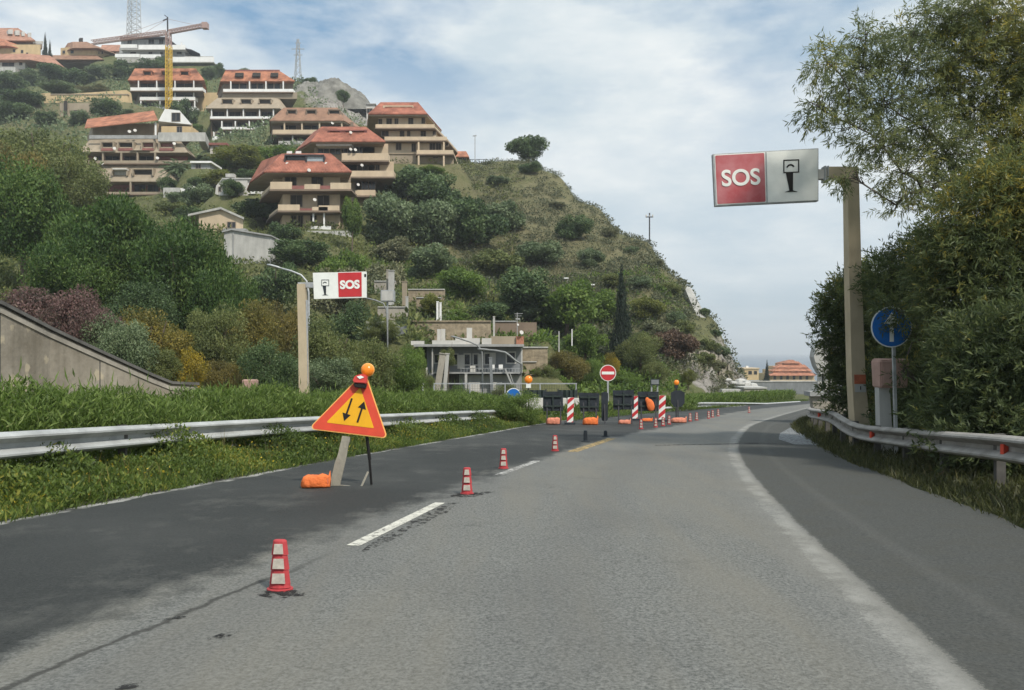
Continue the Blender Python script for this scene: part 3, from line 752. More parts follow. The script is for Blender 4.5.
# --- middle
for a in ((392,218,26,30,122,'greygreen','tall grey-green tree right of the cream apartment block'),
          (418,182,30,22,142,'dark','dark green tree under the red roofed block at right'),
          (440,196,26,22,138,'dark','dark tree below the street end of the red roofed block'),
          (470,222,28,27,126,'dark','largest dark round tree in the middle of the slope'),
          (430,222,24,26,124,'greygreen','grey tree between two dark trees on the slope'),
          (500,216,22,17,134,'greygreen','grey-green tree right of the largest dark tree'),
          (428,262,24,17,106,'greygreen','grey shrub above the tan terrace wall'),
          (395,250,18,14,108,'mixed','dry grey shrub beside the pale agaves'),
          (462,284,28,24,92,'bright','bright green shrub above the stone terrace wall'),
          (500,262,26,18,104,'olive','olive shrub in the green patch of the middle slope'),
          (528,282,36,22,92,'dark','broad dark green tree above the flat roof'),
          (520,308,30,20,84,'greygreen','grey-green tree right behind the chimney'),
          (486,312,24,14,84,'dark','dark shrub just above the terrace wall top'),
          (566,290,36,22,90,'bright','large fresh green tree left of the tall cypress'),
          (560,318,28,22,84,'bright','fresh green tree below the larger fresh green tree'),
          (596,306,26,22,90,'bright','bright tree touching the tall cypress on its left'),
          (648,308,18,16,94,'lime','lime green tree right of the tall cypress'),
          (566,366,24,22,70,'ochre','brown-olive bush above the dark sign backs'),
          (545,375,16,14,66,'olive','low olive bush left of the brown-olive bush'),
          (592,372,16,18,72,'bright','light green bush behind the no-entry sign'),
          (612,358,9,10,74,'yellow','small yellow blossoming bush above the no-entry sign'),
          (640,350,24,26,80,'olive','olive bush right of the no-entry sign'),
          (622,380,22,12,74,'bright','low green bush under the no-entry sign'),
          (655,372,16,16,78,'olive','olive bush beside the small signal box'),
          (675,345,24,22,92,'rust','reddish brown bush at the foot of the headland'),
          (660,330,20,15,98,'mixed','dry olive bush right above the reddish brown bush'),
          (688,376,9,10,80,'lime','lime bush left of the cliff foot')):
    q = 1.3 if a[4] > 103 else 1.05
    tree(a[0], a[1], a[2]*q, a[3]*q, a[4], a[5], a[6], 'tree' if a[3] > 19 else 'shrub', g_mid, hi=a[4] < 82)
tree(621, 314, 14.5, 40, 82, 'cypress', 'tall dark cypress on the slope above the no-entry sign', 'cypress', None, protos=CR_CONE)
# --- headland
tree(528, 147, 24, 18, 190, 'dark', 'wide round dark tree standing alone on the hilltop skyline', 'tree', 'hilltop trees')
for a in ((530,167,13,10,184,'dark','round dark bush just below the hilltop trees'),
          (574,228,21,17,140,'dark','largest dark green bush in middle of the headland'),
          (540,252,28,17,124,'greygreen','grey-green bush low on the headland left of centre'),
          (590,258,16,14,124,'greygreen','grey bush below the largest headland bush'),
          (498,180,13,7,170,'greygreen','pale bush on the green shoulder under the road wall'),
          (558,205,9,5,160,'mixed','tiny dry bush above the largest headland bush'),
          (610,232,10,7,142,'mixed','small dry bush right of the largest headland bush'),
          (632,250,9,6,134,'greygreen','small grey bush near the right skyline of the headland'),
          (655,262,9,6,128,'mixed','small dry bush under the lone utility pole'),
          (668,290,14,10,116,'olive','olive bush left of the pale concrete slab'),
          (640,282,14,9,118,'greygreen','grey bush in the lower middle of the headland'),
          (612,280,15,10,112,'olive','olive bush between the cypress and the headland bushes'),
          (708,345,13,10,108,'olive','olive bush on the cliff above the rock face'),
          (722,352,10,8,108,'greygreen','grey-green bush at the right edge of the cliff'),
          (684,328,13,12,104,'olive','olive bush below the pale concrete slab'),
          (728,374,7,6,100,'mixed','dry tuft bush low on the cliff edge'),
          (700,358,16,10,94,'olive','olive bush row above the fissured rock face, left'),
          (716,366,12,8,96,'mixed','dry bush above the fissured rock face, right'),
          (676,318,12,10,112,'greygreen','grey-green bush left of the pale slab foot'),
          (704,312,7,6,119,'dark','dark bush on the skyline beside the pale slab'),
          (716,333,7,6,112,'dark','dark bush on the skyline at the pale slab foot')):
    tree(*a[:6], a[6], 'bush', g_prom)
# far cypress beyond the bend
tree(767, 372, 3.6, 10, 230, 'cypress', 'small dark cypress beside the distant terracotta complex', 'cypress', None, protos=CR_CONE)
# palm
pc = P(178, 168, 160); zg = gz(pc.x, pc.y)
pr = empty('palm_tree', (pc.x, pc.y, zg), 'grey-green palm beside the tan block with red recesses', 'tree')
MB().tube([(0,0,-.5),(.1,0,(pc.z-zg)*.5),(0,0,pc.z-zg)], [.35,.28,.25], 8).build('trunk', M['greybark'], pr)
pp, dd = [], []
for k in range(34):
    a = k*2.4; e = .9-1.5*(k/34); v = Vector((math.cos(a)*math.cos(e), math.sin(a)*math.cos(e), math.sin(e)))
    for j in range(46):
        t = j/46*3.6; q = v*t+Vector((0, 0, -.11*t*t)); s = (-1)**j
        pp.append(q+Vector((0, 0, pc.z-zg))); dd.append(v*.6+Vector((-v.y, v.x, 0))*s*.9+Vector((0, 0, -.35)))
rng = np.random.default_rng(5)
link('crown', leaf_mesh('crown', np.array(pp), unit(np.array(dd)), .85, .13, .4+rng.normal(size=len(pp))*.2, LF['greygreen']), pr)

# --- uncountable scrub on the slopes: tufts of real leaves over the ground
def scrub(name, n, pxr, yr, leaf, size, per, seed, label, thin=None):
    global rng
    rng = np.random.default_rng(seed)
    px = rng.uniform(*pxr, n); y = np.exp(rng.uniform(math.log(yr[0]), math.log(yr[1]), n)); x = (px-512)/F*y
    if thin is not None:
        k = thin(px, y, x); px, y, x = px[k], y[k], x[k]
    z = ground_z(x, y)
    ok = (z > -SL*y+.6) & ~((px > 690) & (y > 84) & (np.random.default_rng(1).random(len(px)) < .6)); x, y, z = x[ok], y[ok], z[ok]; n = len(x)
    r = size*rng.uniform(.35, 1.5, n)**1.3
    d = unit(rng.normal(size=(n*per, 3))); d[:, 2] = np.abs(d[:, 2])
    R_ = np.repeat(r, per)[:, None]
    p = np.repeat(np.stack([x, y, z], 1), per, 0)+d*R_*np.array([1, 1, .75])*(rng.random((n*per, 1))**.4)
    tint = np.repeat(rng.uniform(.15, .75, n), per)+rng.normal(size=n*per)*.13
    sz = np.repeat(r, per)*rng.uniform(.22, .45, n*per)
    me = leaf_mesh(name, p, unit(d+rng.normal(size=d.shape)*.5), sz, sz*.5, tint, LF[leaf])
    tag(link(name, me), label, 'scrub', None, 'stuff')
scrub('headland_scrub', 7500, (455, 742), (84, 192), 'headscrub', .72, 30, 101, 'dry grey-green scrub covering the headland slope')
scrub('slope_scrub', 6500, (-60, 520), (42, 190), 'olive', .95, 34, 102, 'olive undergrowth between the houses on the slope')
scrub('terrace_plants', 260, (362, 450), (60, 86), 'greygreen', .55, 50, 106, 'grey-green plants growing over the stone terraces')
scrub('green_undergrowth', 2300, (372, 680), (66, 120), 'bright', .72, 40, 103, 'fresh green undergrowth above the grey roadside building', lambda px, y, x: ~((px < 450) & (y < 88)))
scrub('bank_undergrowth', 1300, (-60, 420), (36, 60), 'olive', .7, 60, 104, 'dark undergrowth on the bank behind the concrete wall')
scrub('upper_scrub', 1700, (-40, 380), (180, 330), 'greygreen', 1.9, 24, 105, 'grey-green scrub around the upper houses')

# ------------------------------------------------------------------ hedge and verges on the left
def blades(name, n, fx, yr, h, leafL, W, leaf, seed, label, cat, kind='stuff', up=1.0, zfun=None, tintf=None, spread=.5, ypow=1.0, parent=None):
    """n leaves in a strip; fx(y, u) gives x; h(x, y) the height of the mass"""
    global rng
    rng = np.random.default_rng(seed)
    u = rng.random(n); y = yr[0]+(yr[1]-yr[0])*rng.random(n)**ypow; x = fx(y, u)
    hh = h(y, u, x)
    z = plane_z(y)-.06+hh*(rng.random(n)**.55)
    d = unit(np.stack([rng.normal(size=n)*spread, rng.normal(size=n)*spread, np.full(n, up)], 1))
    t = .4+rng.normal(size=n)*.2+(tintf(x, y) if tintf else 0)
    me = leaf_mesh(name, np.stack([x, y, z], 1), d, leafL*rng.uniform(.6, 1.4, n), W*rng.uniform(.7, 1.3, n), t, LF[leaf])
    o = link(name, me, parent)
    return tag(o, label, cat, None, kind)
wob = lambda y, a=1: a*(.09*np.sin(y*1.3)+.07*np.sin(y*3.1+1)+.05*np.sin(y*7.3)+.04*np.sin(y*12.7))
blades('oleander_hedge', 160000, lambda y, u: LR(y)-.35-1.6*u, (1.5, 30.6),
       lambda y, u, x: (1.26+wob(y)-.015*np.maximum(y-16, 0))*(1-.55*np.abs(u-.5)**2*2)*np.clip((30.9-y)/.8, .3, 1), .125, .024, 'hedge', 201,
       'bright green oleander hedge growing behind the left guardrail', 'hedge', 'thing', 1.0, spread=.85)
blades('hedge_tips', 900, lambda y, u: LR(y)-.4-1.4*u, (2, 27), lambda y, u, x: 1.36+wob(y, 1.6), .20, .022, 'hedge', 206,
       'sparse taller shoots sticking out of the hedge top', 'plants', up=2.0, spread=.4)
pat = lambda x, y: .06+.26*np.sin(y*.9+x*.7)*np.cos(y*.37+1)+.12*np.sin(y*2.3+x*2)
blades('verge_weeds', 105000, lambda y, u: LR(y)-.5+(LL(y)-.05-LR(y)+.5)*u, (1.5, 32),
       lambda y, u, x: (.50-.40*u)*(1+.5*np.sin(y*2.1+x)+.3*np.sin(y*5.3))+.04, .065, .026, 'weed', 202,
       'mixed green and yellow weeds on the strip under the left guardrail', 'weeds', tintf=pat, spread=.9)
blades('verge_grass', 30000, lambda y, u: LR(y)-.5+(LL(y)+.04-LR(y)+.5)*u, (1.5, 32),
       lambda y, u, x: (.24-.18*u)*(1+.4*np.sin(y*1.3)), .16, .010, 'weed', 203,
       'thin grass along the left edge line', 'grass', spread=.5)
blades('dry_stalks', 1100, lambda y, u: LR(y)-.3+(LL(y)-.1-LR(y)+.3)*u**1.5, (3, 30), lambda y, u, x: (.30-.2*u)*(1+.6*np.sin(y*1.9+2)), .30, .008, 'ochre', 211,
       'dry brownish stalks among the verge weeds', 'weeds', spread=.35)
blades('verge_flowers', 2000, lambda y, u: LR(y)-.2+(LL(y)-.15-LR(y)+.2)*u, (5, 28),
       lambda y, u, x: (.46-.3*u), .035, .032, 'yellow', 204, 'tiny yellow flowers among the verge weeds', 'flowers', tintf=lambda x, y: .5+0*x, spread=1.5)
# bushy end of the hedge
hb = P(518, 412, 27.5)
tree(518, 409, 26, 25, 27.5, 'hedge', 'rounded bright green bush at the end of the hedge beside the sign backs', 'bush', None, True, stem=True)
# far median hedge after the gap
blades('far_hedge', 30000, lambda y, u: np.interp(y, [44, 52, 62, 80], [9.6, 12.6, 18.0, 28.4])-1.7*u, (44, 80), lambda y, u, x: (.62+wob(y, 1.0)+.008*(y-44)), .26, .055, 'hedge', 205,
       'far green hedge along the bend behind the distant guardrail', 'hedge', 'thing', spread=.7)
blades('far_verge_grass', 14000, lambda y, u: np.interp(y, [31, 40, 52, 62, 80], [1.6, 6.2, 13.0, 18.5, 29.0])+1.6*(u-.5), (31, 80), lambda y, u, x: .12+0*y, .16, .03, 'weed', 207,
       'grass strip along the far guardrail in the bend', 'grass', spread=.6)
blades('median_gap_weeds', 7000, lambda y, u: LR(y)-2+(3.2)*u+.3, (33, 46), lambda y, u, x: .45*u+.1, .3, .05, 'weed', 208,
       'weeds in the gap of the median behind the sign backs', 'weeds', spread=.8)
# right verge, plant colours darkened for the shade of the trees
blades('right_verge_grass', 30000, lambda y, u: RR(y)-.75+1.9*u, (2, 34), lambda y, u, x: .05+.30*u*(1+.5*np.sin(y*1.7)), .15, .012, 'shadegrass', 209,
       'dull grass in shade-darkened colour under the right guardrail', 'grass', spread=.6)
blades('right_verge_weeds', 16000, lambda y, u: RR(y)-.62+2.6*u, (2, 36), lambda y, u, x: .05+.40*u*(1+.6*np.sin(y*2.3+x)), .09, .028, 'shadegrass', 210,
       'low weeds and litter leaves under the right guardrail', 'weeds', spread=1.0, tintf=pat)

# ------------------------------------------------------------------ the near trees on the right
def near_tree(name, label, base, blobs, n_twig, per, L, Wd, leaf, seed, droop, limbs=True, trunk_r=.13, cat='tree', shell=.45, tw=.34):
    global rng
    rng = np.random.default_rng(seed); rnd = random.Random(seed)
    base = Vector(base); root = empty(name, base, label, cat)
    B = [(np.array(P(*b[0]))-np.array(base), (b[1]*b[0][2]/F, b[3]*b[0][2]/F, b[2]*b[0][2]/F)) for b in blobs]
    p, d, k = blob_points(B, n_twig, shell)
    lt = (rng.uniform(-.12, .16, len(B))+np.clip((np.array([b[0][0] for b in blobs])-930)/110, 0, 1)*np.array([.32 if b[0][1] < 260 else .05 for b in blobs]))[k]
    tdir = unit(d*.8+rng.normal(size=d.shape)*.6+np.array([0, 0, -.1]))
    # leaves strung along each twig
    t = rng.random((n_twig, per))*tw
    pts = (p[:, None, :]+tdir[:, None, :]*t[..., None]+rng.normal(size=(n_twig, per, 3))*.02).reshape(-1, 3)
    dirs = unit((np.repeat(tdir, per, 0)*.75+rng.normal(size=(n_twig*per, 3))*.55+np.array([0, 0, droop])))
    tint = np.repeat(lt+.38+rng.normal(size=n_twig)*.14, per)+rng.normal(size=n_twig*per)*.12
    N = n_twig*per
    me = leaf_mesh('crown', pts, dirs, L*rng.uniform(.6, 1.3, N), Wd*rng.uniform(.7, 1.3, N), tint, LF[leaf])
    link('crown' if cat == 'tree' else 'foliage', me, root)
    mb = MB()
    top = Vector(np.mean([b[0] for b in B], 0)); fork = Vector((top.x*.25, top.y*.25, max(top.z*.45, .8)))
    mb.tube([(0,0,-.3),(fork.x*.3+.05,fork.y*.3,fork.z*.5),fork], [trunk_r*1.2,trunk_r,trunk_r*.8], 10)
    lm = MB()
    order = sorted(range(len(B)), key=lambda i: (Vector(B[i][0])-fork).length); done = [(fork, trunk_r*.62)]
    for i in order:
        c = Vector(B[i][0]); r = B[i][1]
        q, rq = min(done, key=lambda t: (t[0]-c).length+.25*(t[0]-fork).length)
        side = Vector((rnd.uniform(-1, 1), rnd.uniform(-1, 1), rnd.uniform(-.3, 1)))*(c-q).length*.14
        r1 = max(rq*.62, .014); mid = q.lerp(c, .4)+side; m2 = q.lerp(c, .72)+side*.6
        lm.tube([q, mid, m2, c], [rq*.8, (rq+r1)*.45, r1*1.05, r1*.8], 6); done.append((c, r1))
        for k_ in range(12):
            dd = Vector([rnd.gauss(0, 1) for _ in range(3)]).normalized(); e_ = c+Vector((dd.x*r[0], dd.y*r[1], dd.z*r[2]))*.95
            s_ = m2.lerp(c, rnd.uniform(-.4, 1)); h = s_.lerp(e_, .5)+Vector((rnd.uniform(-.08, .08), rnd.uniform(-.08, .08), rnd.uniform(-.06, .14)))
            lm.tube([s_, h, e_], [min(r1*.55, .012), .007, .003], 4)
    mb.build('trunk', M['greybark'], root, True); lm.build('limbs', M['greybark'], root, True)
    return root
def gpt(x, y): return (x, y, gz(x, y))
near_tree('acacia_tree', 'large drooping acacia overhanging the road beside the right SOS sign', gpt(9.6, 15.6), [
    ((826, 62, 14.6), 18, 15, 30), ((848, 88, 14.8), 22, 14, 34), ((820, 108, 14.6), 16, 12, 26), ((866, 40, 15), 20, 13, 34), ((862, 66, 15.3), 20, 12, 34), ((846, 122, 14.6), 20, 10, 28),
    ((884, 100, 15), 26, 15, 36), ((880, 142, 14.8), 26, 12, 34), ((905, 62, 15.2), 26, 18, 40), ((915, 30, 15.5), 24, 14, 40), ((920, 125, 15), 28, 16, 40), ((902, 172, 14.6), 26, 12, 30), ((938, 88, 15.6), 26, 18, 44),
    ((952, 18, 15.5), 34, 22, 46), ((960, 58, 15.5), 30, 20, 46), ((978, 110, 15.5), 36, 24, 46), ((945, 152, 15), 30, 15, 40), ((985, 18, 15.5), 36, 30, 44), ((968, 178, 14.8), 34, 16, 40),
    ((1010, 70, 15.5), 40, 40, 50), ((925, 192, 14.6), 20, 10, 26), ((896, 205, 14.6), 16, 8, 20), ((1020, 140, 15), 44, 32, 50), ((850, 175, 14.6), 10, 6, 16), ((1070, 40, 15), 60, 60, 60), ((1080, 140, 15), 60, 60, 60)],
    4500, 22, .125, .019, 'acacia', 301, -.45, trunk_r=.13, shell=.6, tw=.34)
near_tree('acacia_tree', 'second acacia with yellowish leaves at the right edge behind the guardrail', gpt(10.2, 13.2), [
    ((990, 205, 13), 52, 34, 50), ((1030, 230, 13), 50, 44, 50), ((965, 245, 13), 40, 32, 44), ((1000, 290, 13), 52, 42, 50),
    ((955, 300, 13), 36, 32, 40), ((1050, 320, 13), 60, 60, 60), ((985, 345, 12.6), 44, 36, 44), ((940, 270, 13.4), 24, 24, 34), ((1020, 180, 13), 40, 30, 44)],
    4200, 18, .12, .022, 'oleander', 302, -.1, trunk_r=.13)
near_tree('oleander_shrub', 'dense dark oleander behind the right guardrail and the blue sign', gpt(8.9, 15.2), [
    ((930, 345, 15.9), 32, 44, 40), ((905, 300, 16.4), 30, 26, 36), ((945, 395, 15.2), 42, 40, 40), ((905, 385, 16.8), 30, 44, 36), ((925, 255, 16), 26, 24, 36), ((896, 311, 13.9), 15, 11, 14), ((918, 330, 14.3), 8, 14, 12), ((903, 372, 14.4), 6, 9, 8),
    ((890, 275, 16.2), 20, 22, 30), ((920, 425, 15.6), 40, 22, 30)],
    3400, 18, .115, .023, 'oleander', 303, .15, trunk_r=.09, cat='shrub')
near_tree('oleander_shrub', 'nearest dark leafy shrub filling the lower right edge behind the guardrail', gpt(8.6, 11.6), [
    ((1000, 390, 11.4), 50, 50, 50), ((965, 420, 11.8), 40, 36, 44), ((1040, 430, 11), 60, 50, 50), ((1010, 445, 11), 60, 26, 50), ((1060, 350, 11), 60, 60, 60), ((985, 350, 11.8), 40, 40, 50)],
    2900, 18, .12, .024, 'oleander', 304, .1, trunk_r=.09, cat='shrub')
near_tree('oleander_shrub', 'oleander left behind the beige sign post in front of the curved awning', gpt(9.0, 19.4), [
    ((850, 300, 19.4), 22, 24, 30), ((836, 330, 19.6), 17, 26, 26), ((872, 290, 19.6), 24, 30, 30), ((862, 345, 19.4), 26, 40, 34), ((846, 385, 19.4), 17, 30, 28), ((880, 380, 19), 26, 46, 34), ((832, 300, 19.6), 10, 12, 18)],
    2600, 18, .13, .027, 'oleander', 305, .3, trunk_r=.08, cat='shrub')
M['postgrey'] = mat('dull_post_steel', (.085, .08, .072), .8, .25, 6)

# ------------------------------------------------------------------ guardrails
def rail(name, label, path, m, face, post_step, post_h=.78, refl=None, size=1.0):
    """path: points of the rail's top edge; face = +1 when the front looks to the right of the path direction"""
    pts = [Vector(p) for p in path]
    root = empty(name, pts[len(pts)//2]-Vector((0, 0, .75)), label, 'guardrail'); o0 = root.location
    # resample smoothly
    a = np.array([tuple(p) for p in pts]); s = np.r_[0, np.cumsum(np.linalg.norm(np.diff(a, axis=0), axis=1))]
    ss = np.arange(0, s[-1], .35); q = np.stack([np.interp(ss, s, a[:, j]) for j in range(3)], 1)
    for _ in range(6):
        q[1:-1] = .25*q[:-2]+.5*q[1:-1]+.25*q[2:]
    prof = [(0, .0), (.03, -.002), (.085, -.022), (.11, -.045), (.11, -.068), (.085, -.085), (.02, -.122), (.0, -.132), (.0, -.182), (.02, -.192), (.085, -.228), (.11, -.246), (.11, -.268), (.085, -.29), (.03, -.308), (0, -.312)]
    prof = [(x*size, z*size) for x, z in prof]
    back = [(x-.006, z) for x, z in reversed(prof)]
    full = prof+back
    rings = []
    T = np.gradient(q, axis=0)
    for k in range(len(q)):
        t = Vector(T[k]); t.z = 0; t.normalize(); nrm = Vector((t.y, -t.x, 0))*face
        rings.append([Vector(q[k])-o0+nrm*x+Vector((0, 0, z)) for x, z in full])
    MB().loft(rings).build('beam', m, root, False)
    step = int(post_step/.35)
    for k in range(step//2, len(q), step):
        t = Vector(T[k]); t.z = 0; t.normalize(); nrm = Vector((t.y, -t.x, 0))*face
        c = Vector(q[k])-o0-nrm*.05; zg = plane_z(q[k][1])-.35-o0.z
        pm = MB(); pm.bar((c.x, c.y, c.z+.01), (c.x, c.y, zg), .11, .06)
        pm.bar(c+Vector((0, 0, -.155))-nrm*.02, c+Vector((0, 0, -.155))+nrm*.055, .08, .10)
        pm.build('post', M['postgrey'], root)
    for k in range(len(q)//1):
        pass
    if refl:
        for (px, row, Y) in refl:
            i = int(np.argmin(np.abs(q[:, 1]-Y))); t = Vector(T[i]); t.z = 0; t.normalize(); nrm = Vector((t.y, -t.x, 0))*face
            c = Vector(q[i])-o0+nrm*.03+Vector((0, 0, -.16*size))
            rm = MB(); rm.bar(c-t*.012-nrm*.01, c+t*.03+nrm*.01, .10, .115)
            rm.build('reflector', M['orangered'], root)
    return root
def top(px, row, Y): return P(px, row, Y)
LRP = [(LR(2), 2, plane_z(2)+.80), (LR(5), 5, plane_z(5)+.80), P(0, 432, 8.86), P(150, 424.3, 11.9), P(300, 417, 15.5), P(400, 413.4, 20), P(470, 410.6, 25), P(492, 410, 27.2), P(506, 409.6, 29.3)]
LRP = [Vector(p) for p in LRP]
rail('guardrail', 'grey metal guardrail along the left verge in front of the hedge', LRP, M['rail'], 1, 3.9)
RRP = [Vector((RR(2), 2, plane_z(2)+.76)), Vector((RR(5), 5, plane_z(5)+.76)), P(1024, 436, 8.86), P(940, 431, 11.3), P(880, 426.5, 14.4), P(860, 425, 15.7), P(846, 418.5, 17.2), P(837, 412, 18.8), P(828, 410, 21), P(815, 408.7, 24), P(810.5, 408, 26.5), P(811, 406.5, 30), P(818, 405, 34), P(829, 403, 40), P(845, 401, 50)]
rail('guardrail', 'guardrail in shade-darkened grey with red reflectors along the right shoulder', RRP, M['railshade'], -1, 2.0,
     refl=[(0,0,9.35),(0,0,14.6),(0,0,22.4)])
rail('guardrail', 'distant guardrail along the far bend behind the sign backs', [P(632, 409, 40), P(660, 407.5, 43), P(685, 405, 46), P(697, 402.2, 49), P(737, 402.4, 56), P(766, 403, 63), P(800, 401, 74)], M['rail'], 1, 4, size=1.15)

# ------------------------------------------------------------------ red lane markers
def make_marker(p, label):
    root = empty('lane_marker', p, label, 'road marker', 'red and white markers along the closed lane')
    seg = [(0.035, .128, .100, .093), (.130, .106, .085, .078), (.225, .084, .066, .060)]
    # tapering half round shell in three stacked segments
    bm_ = MB(); n = 12
    def ring(w, z, d): return [Vector((w/2*math.cos(a), -d*math.sin(a)*.62+.0, z)) if a <= math.pi else Vector((w/2*math.cos(a), -d*.35*math.sin(a), z)) for a in [2*math.pi*j/n for j in range(n)]]
    rings = [ring(.140, .018, .055), ring(.128, .04, .05)]
    for z, w0, w1, w2 in ((.04, .128, .112, .104), (.132, .114, .098, .092), (.225, .102, .088, .080)):
        rings += [ring(w0+.006, z, .05), ring(w1, z+.085, .045), ring(w2, z+.092, .04)]
    rings += [ring(.06, .322, .02)]
    bm_.loft(rings); bm_.build('body', M['conered'], root, False)
    for z, w in ((.051, .078), (.144, .066), (.237, .054)):
        q = MB(); q.prism([(-w/2-.004, z), (w/2+.004, z), (w/2-.002, z+.062), (-w/2+.002, z+.062)], lambda p, t: (p[0], -.0345+(p[1]-z)*.04-.006*(1-t), p[1]))
        q.build('reflector', M['conewhite'], root)
    b = MB(); b.prism([(.083*math.cos(a), .062*math.sin(a)) for a in [2*math.pi*j/16 for j in range(16)]], lambda p, t: (p[0], p[1], .003+.010*t))
    b.build('base', M['conered'], root)
    return root
mk = make_marker(G(280, 590), 'nearest red lane marker with three white squares, on the light asphalt')
near = [((467, 494), 'second nearest red lane marker, beyond the white dash'), ((503.5, 468.5), 'third red lane marker, beside the thin second white dash'), ((555, 451), 'pale pinkish lane marker alone on dark asphalt before the yellow dash')]
for q, lb in near: dup(mk, G(*q), lb)
farm = [((641, 429), 'short white marker below the orange bag of the tall panel'), ((655.6, 427.3), 'marker left of the last striped panel foot'), ((663, 426), 'marker right at the foot of the last striped panel'), ((669, 424.3), 'marker between last striped panel and octagonal sign back'),
        ((690, 421.3), 'first marker right of the octagonal sign back'), ((696.5, 420.3), 'second marker right of the octagonal sign back'), ((708.5, 418.6), 'third marker right of the octagonal sign back'), ((712.5, 417.4), 'fourth marker right of the octagonal sign back'), ((718, 416.2), 'fifth marker right of the octagonal sign back'), ((749, 412.6), 'farthest lone marker in the bend')]
for q, lb in farm: dup(mk, G(*q), lb, scale=.95)
# two worn-out black stubs of markers
for q, h, lb in (((585.5, 441.5), .26, 'taller black marker stub beyond the yellow dash'), ((605.5, 437), .16, 'shorter black marker stub beyond the yellow dash')):
    p = G(*q); root = empty('marker_stub', p, lb, 'road marker', 'bare black marker stubs')
    MB().loft([[Vector((r*math.cos(a), r*.7*math.sin(a), z)) for a in [2*math.pi*j/10 for j in range(10)]] for r, z in ((.075,.0),(.075,.02),(.05,.03),(.046,h*.6),(.05,h*.62),(.04,h),(.02,h+.01))]).build('stub', M['darkback'], root)
    MB().prism([(.11*math.cos(a), .08*math.sin(a)) for a in [2*math.pi*j/12 for j in range(12)]], lambda p, t: (p[0], p[1], .003+.012*t)).build('base', M['darkback'], root)

# ------------------------------------------------------------------ sandbags
def bag(name, px, row, wpx, hpx, m, label, group, dy=0.0, rz=0., seed=0):
    p = G(px, row); k = p.y/F; rnd = random.Random(seed+int(px*7)); p = p+Vector((0, dy, 0)); p.z = plane_z(p.y)
    w, h = wpx*k/2, hpx*k
    rings = []
    for i in range(15):
        t = i/14*2-1
        hh = float(np.interp(t, [-1, -.93, -.5, 0, .45, .72, .86, 1], [.30, .43, .47, .44, .46, .40, .36, .52]))     # half height
        yy = float(np.interp(t, [-1, -.93, -.5, .3, .72, .86, 1], [.45, .85, 1, 1, .7, .28, .40]))
        tilt = .10*t
        ring = []
        for j in range(20):
            a = 2*math.pi*j/20; ca, sa = math.cos(a), math.sin(a)
            wr = 1+.05*math.sin(4.3*t+2*a+px)+.035*math.sin(12*t-3*a)+.03*math.sin(19*t+a)
            y = .58*min(w, .25)*yy*math.copysign(abs(ca)**.6, ca)*wr
            z = h*(hh+.02+tilt*(1 if sa > -.3 else 0))+h*hh*math.copysign(abs(sa)**.42, sa)*(wr if sa > 0 else 1)
            ring.append(Vector((t*w+.03*w*math.sin(3*a+px)*(abs(t) > .9), y, max(z, .004))))
        rings.append(ring)
    root = empty(name, p, label, 'sandbag', group, rz)
    MB().loft(rings).build('sack', m, root, True)
    MB().ball((w*.83, 0, h*.46), (.010, .04*min(1, w/.2)+.012, h*.40), 8, 5).build('tie', M['bagpale'], root)
    return root

# ------------------------------------------------------------------ two-way traffic warning sign
Ys = 10.5; kk = Ys/F
sb = Vector(((352-512)*kk, Ys, plane_z(Ys)))
sg = empty('warning_sign', sb, 'tilted red and yellow two-way traffic triangle on a makeshift stand', 'road sign')
def sp(px, row, d=0.0): return P(px, row, Ys)-sb+Vector((0, d, 0))
def roundpoly(pts, r, seg=5):
    out = []; n = len(pts)
    for i in range(n):
        p = Vector(pts[i]).to_2d() if len(pts[i]) > 2 else Vector(pts[i]); a = Vector(pts[i-1])-p; b = Vector(pts[(i+1) % n])-p
        a.normalize(); b.normalize(); ang = math.acos(max(-1, min(1, a.dot(b)))); d = r/math.tan(ang/2)
        p0 = p+a*d; p1 = p+b*d; c = p+(a+b).normalized()*(r/math.sin(ang/2))
        a0 = math.atan2(p0.y-c.y, p0.x-c.x); a1 = math.atan2(p1.y-c.y, p1.x-c.x)
        da = (a1-a0+math.pi) % (2*math.pi)-math.pi
        out += [(c.x+r*math.cos(a0+da*t/seg), c.y+r*math.sin(a0+da*t/seg)) for t in range(seg+1)]
    return out
LEAN = .12
def spx(p, d): v = sp(p[0], p[1], d); v.y += (v.z-.7)*LEAN; return v
def splate(poly, m, name, d0, d1, parent=sg): return MB().prism(poly, lambda p, t: spx(p, d0+(d1-d0)*t)).build(name, m, parent)
tri = [(308, 429), (388, 438.5), (363.5, 371)]
def inset(t, f): 
    c = (sum(p[0] for p in t)/3, sum(p[1] for p in t)/3); return [(c[0]+(p[0]-c[0])*f, c[1]+(p[1]-c[1])*f) for p in t]
splate(roundpoly(tri, 3.2), M['edge'], 'plate', 0, .012)
splate(roundpoly(inset(tri, .955), 2.6), M['orangered'], 'border', -.004, -.001)
splate(roundpoly(inset(tri, .60), .8), M['yellow'], 'panel', -.008, -.005)
splate(roundpoly(inset(tri, .985), 3), M['darkback'], 'backing', .014, .022)
def arrow(p0, p1, w, hw, hl):
    a = Vector(p0); b = Vector(p1); t = (b-a).normalized(); s = Vector((-t.y, t.x)); c = b-t*hl
    return [tuple(q) for q in (a+s*w, c+s*w, c+s*hw, b, c-s*hw, c-s*w, a-s*w)]
splate(arrow((351.3, 398.5), (344, 421), .95, 4.3, 7.5), M['black'], 'arrow', -.012, -.009)
splate(arrow((357.3, 422.5), (363.7, 401.5), .95, 4.3, 7.5), M['black'], 'arrow', -.012, -.009)
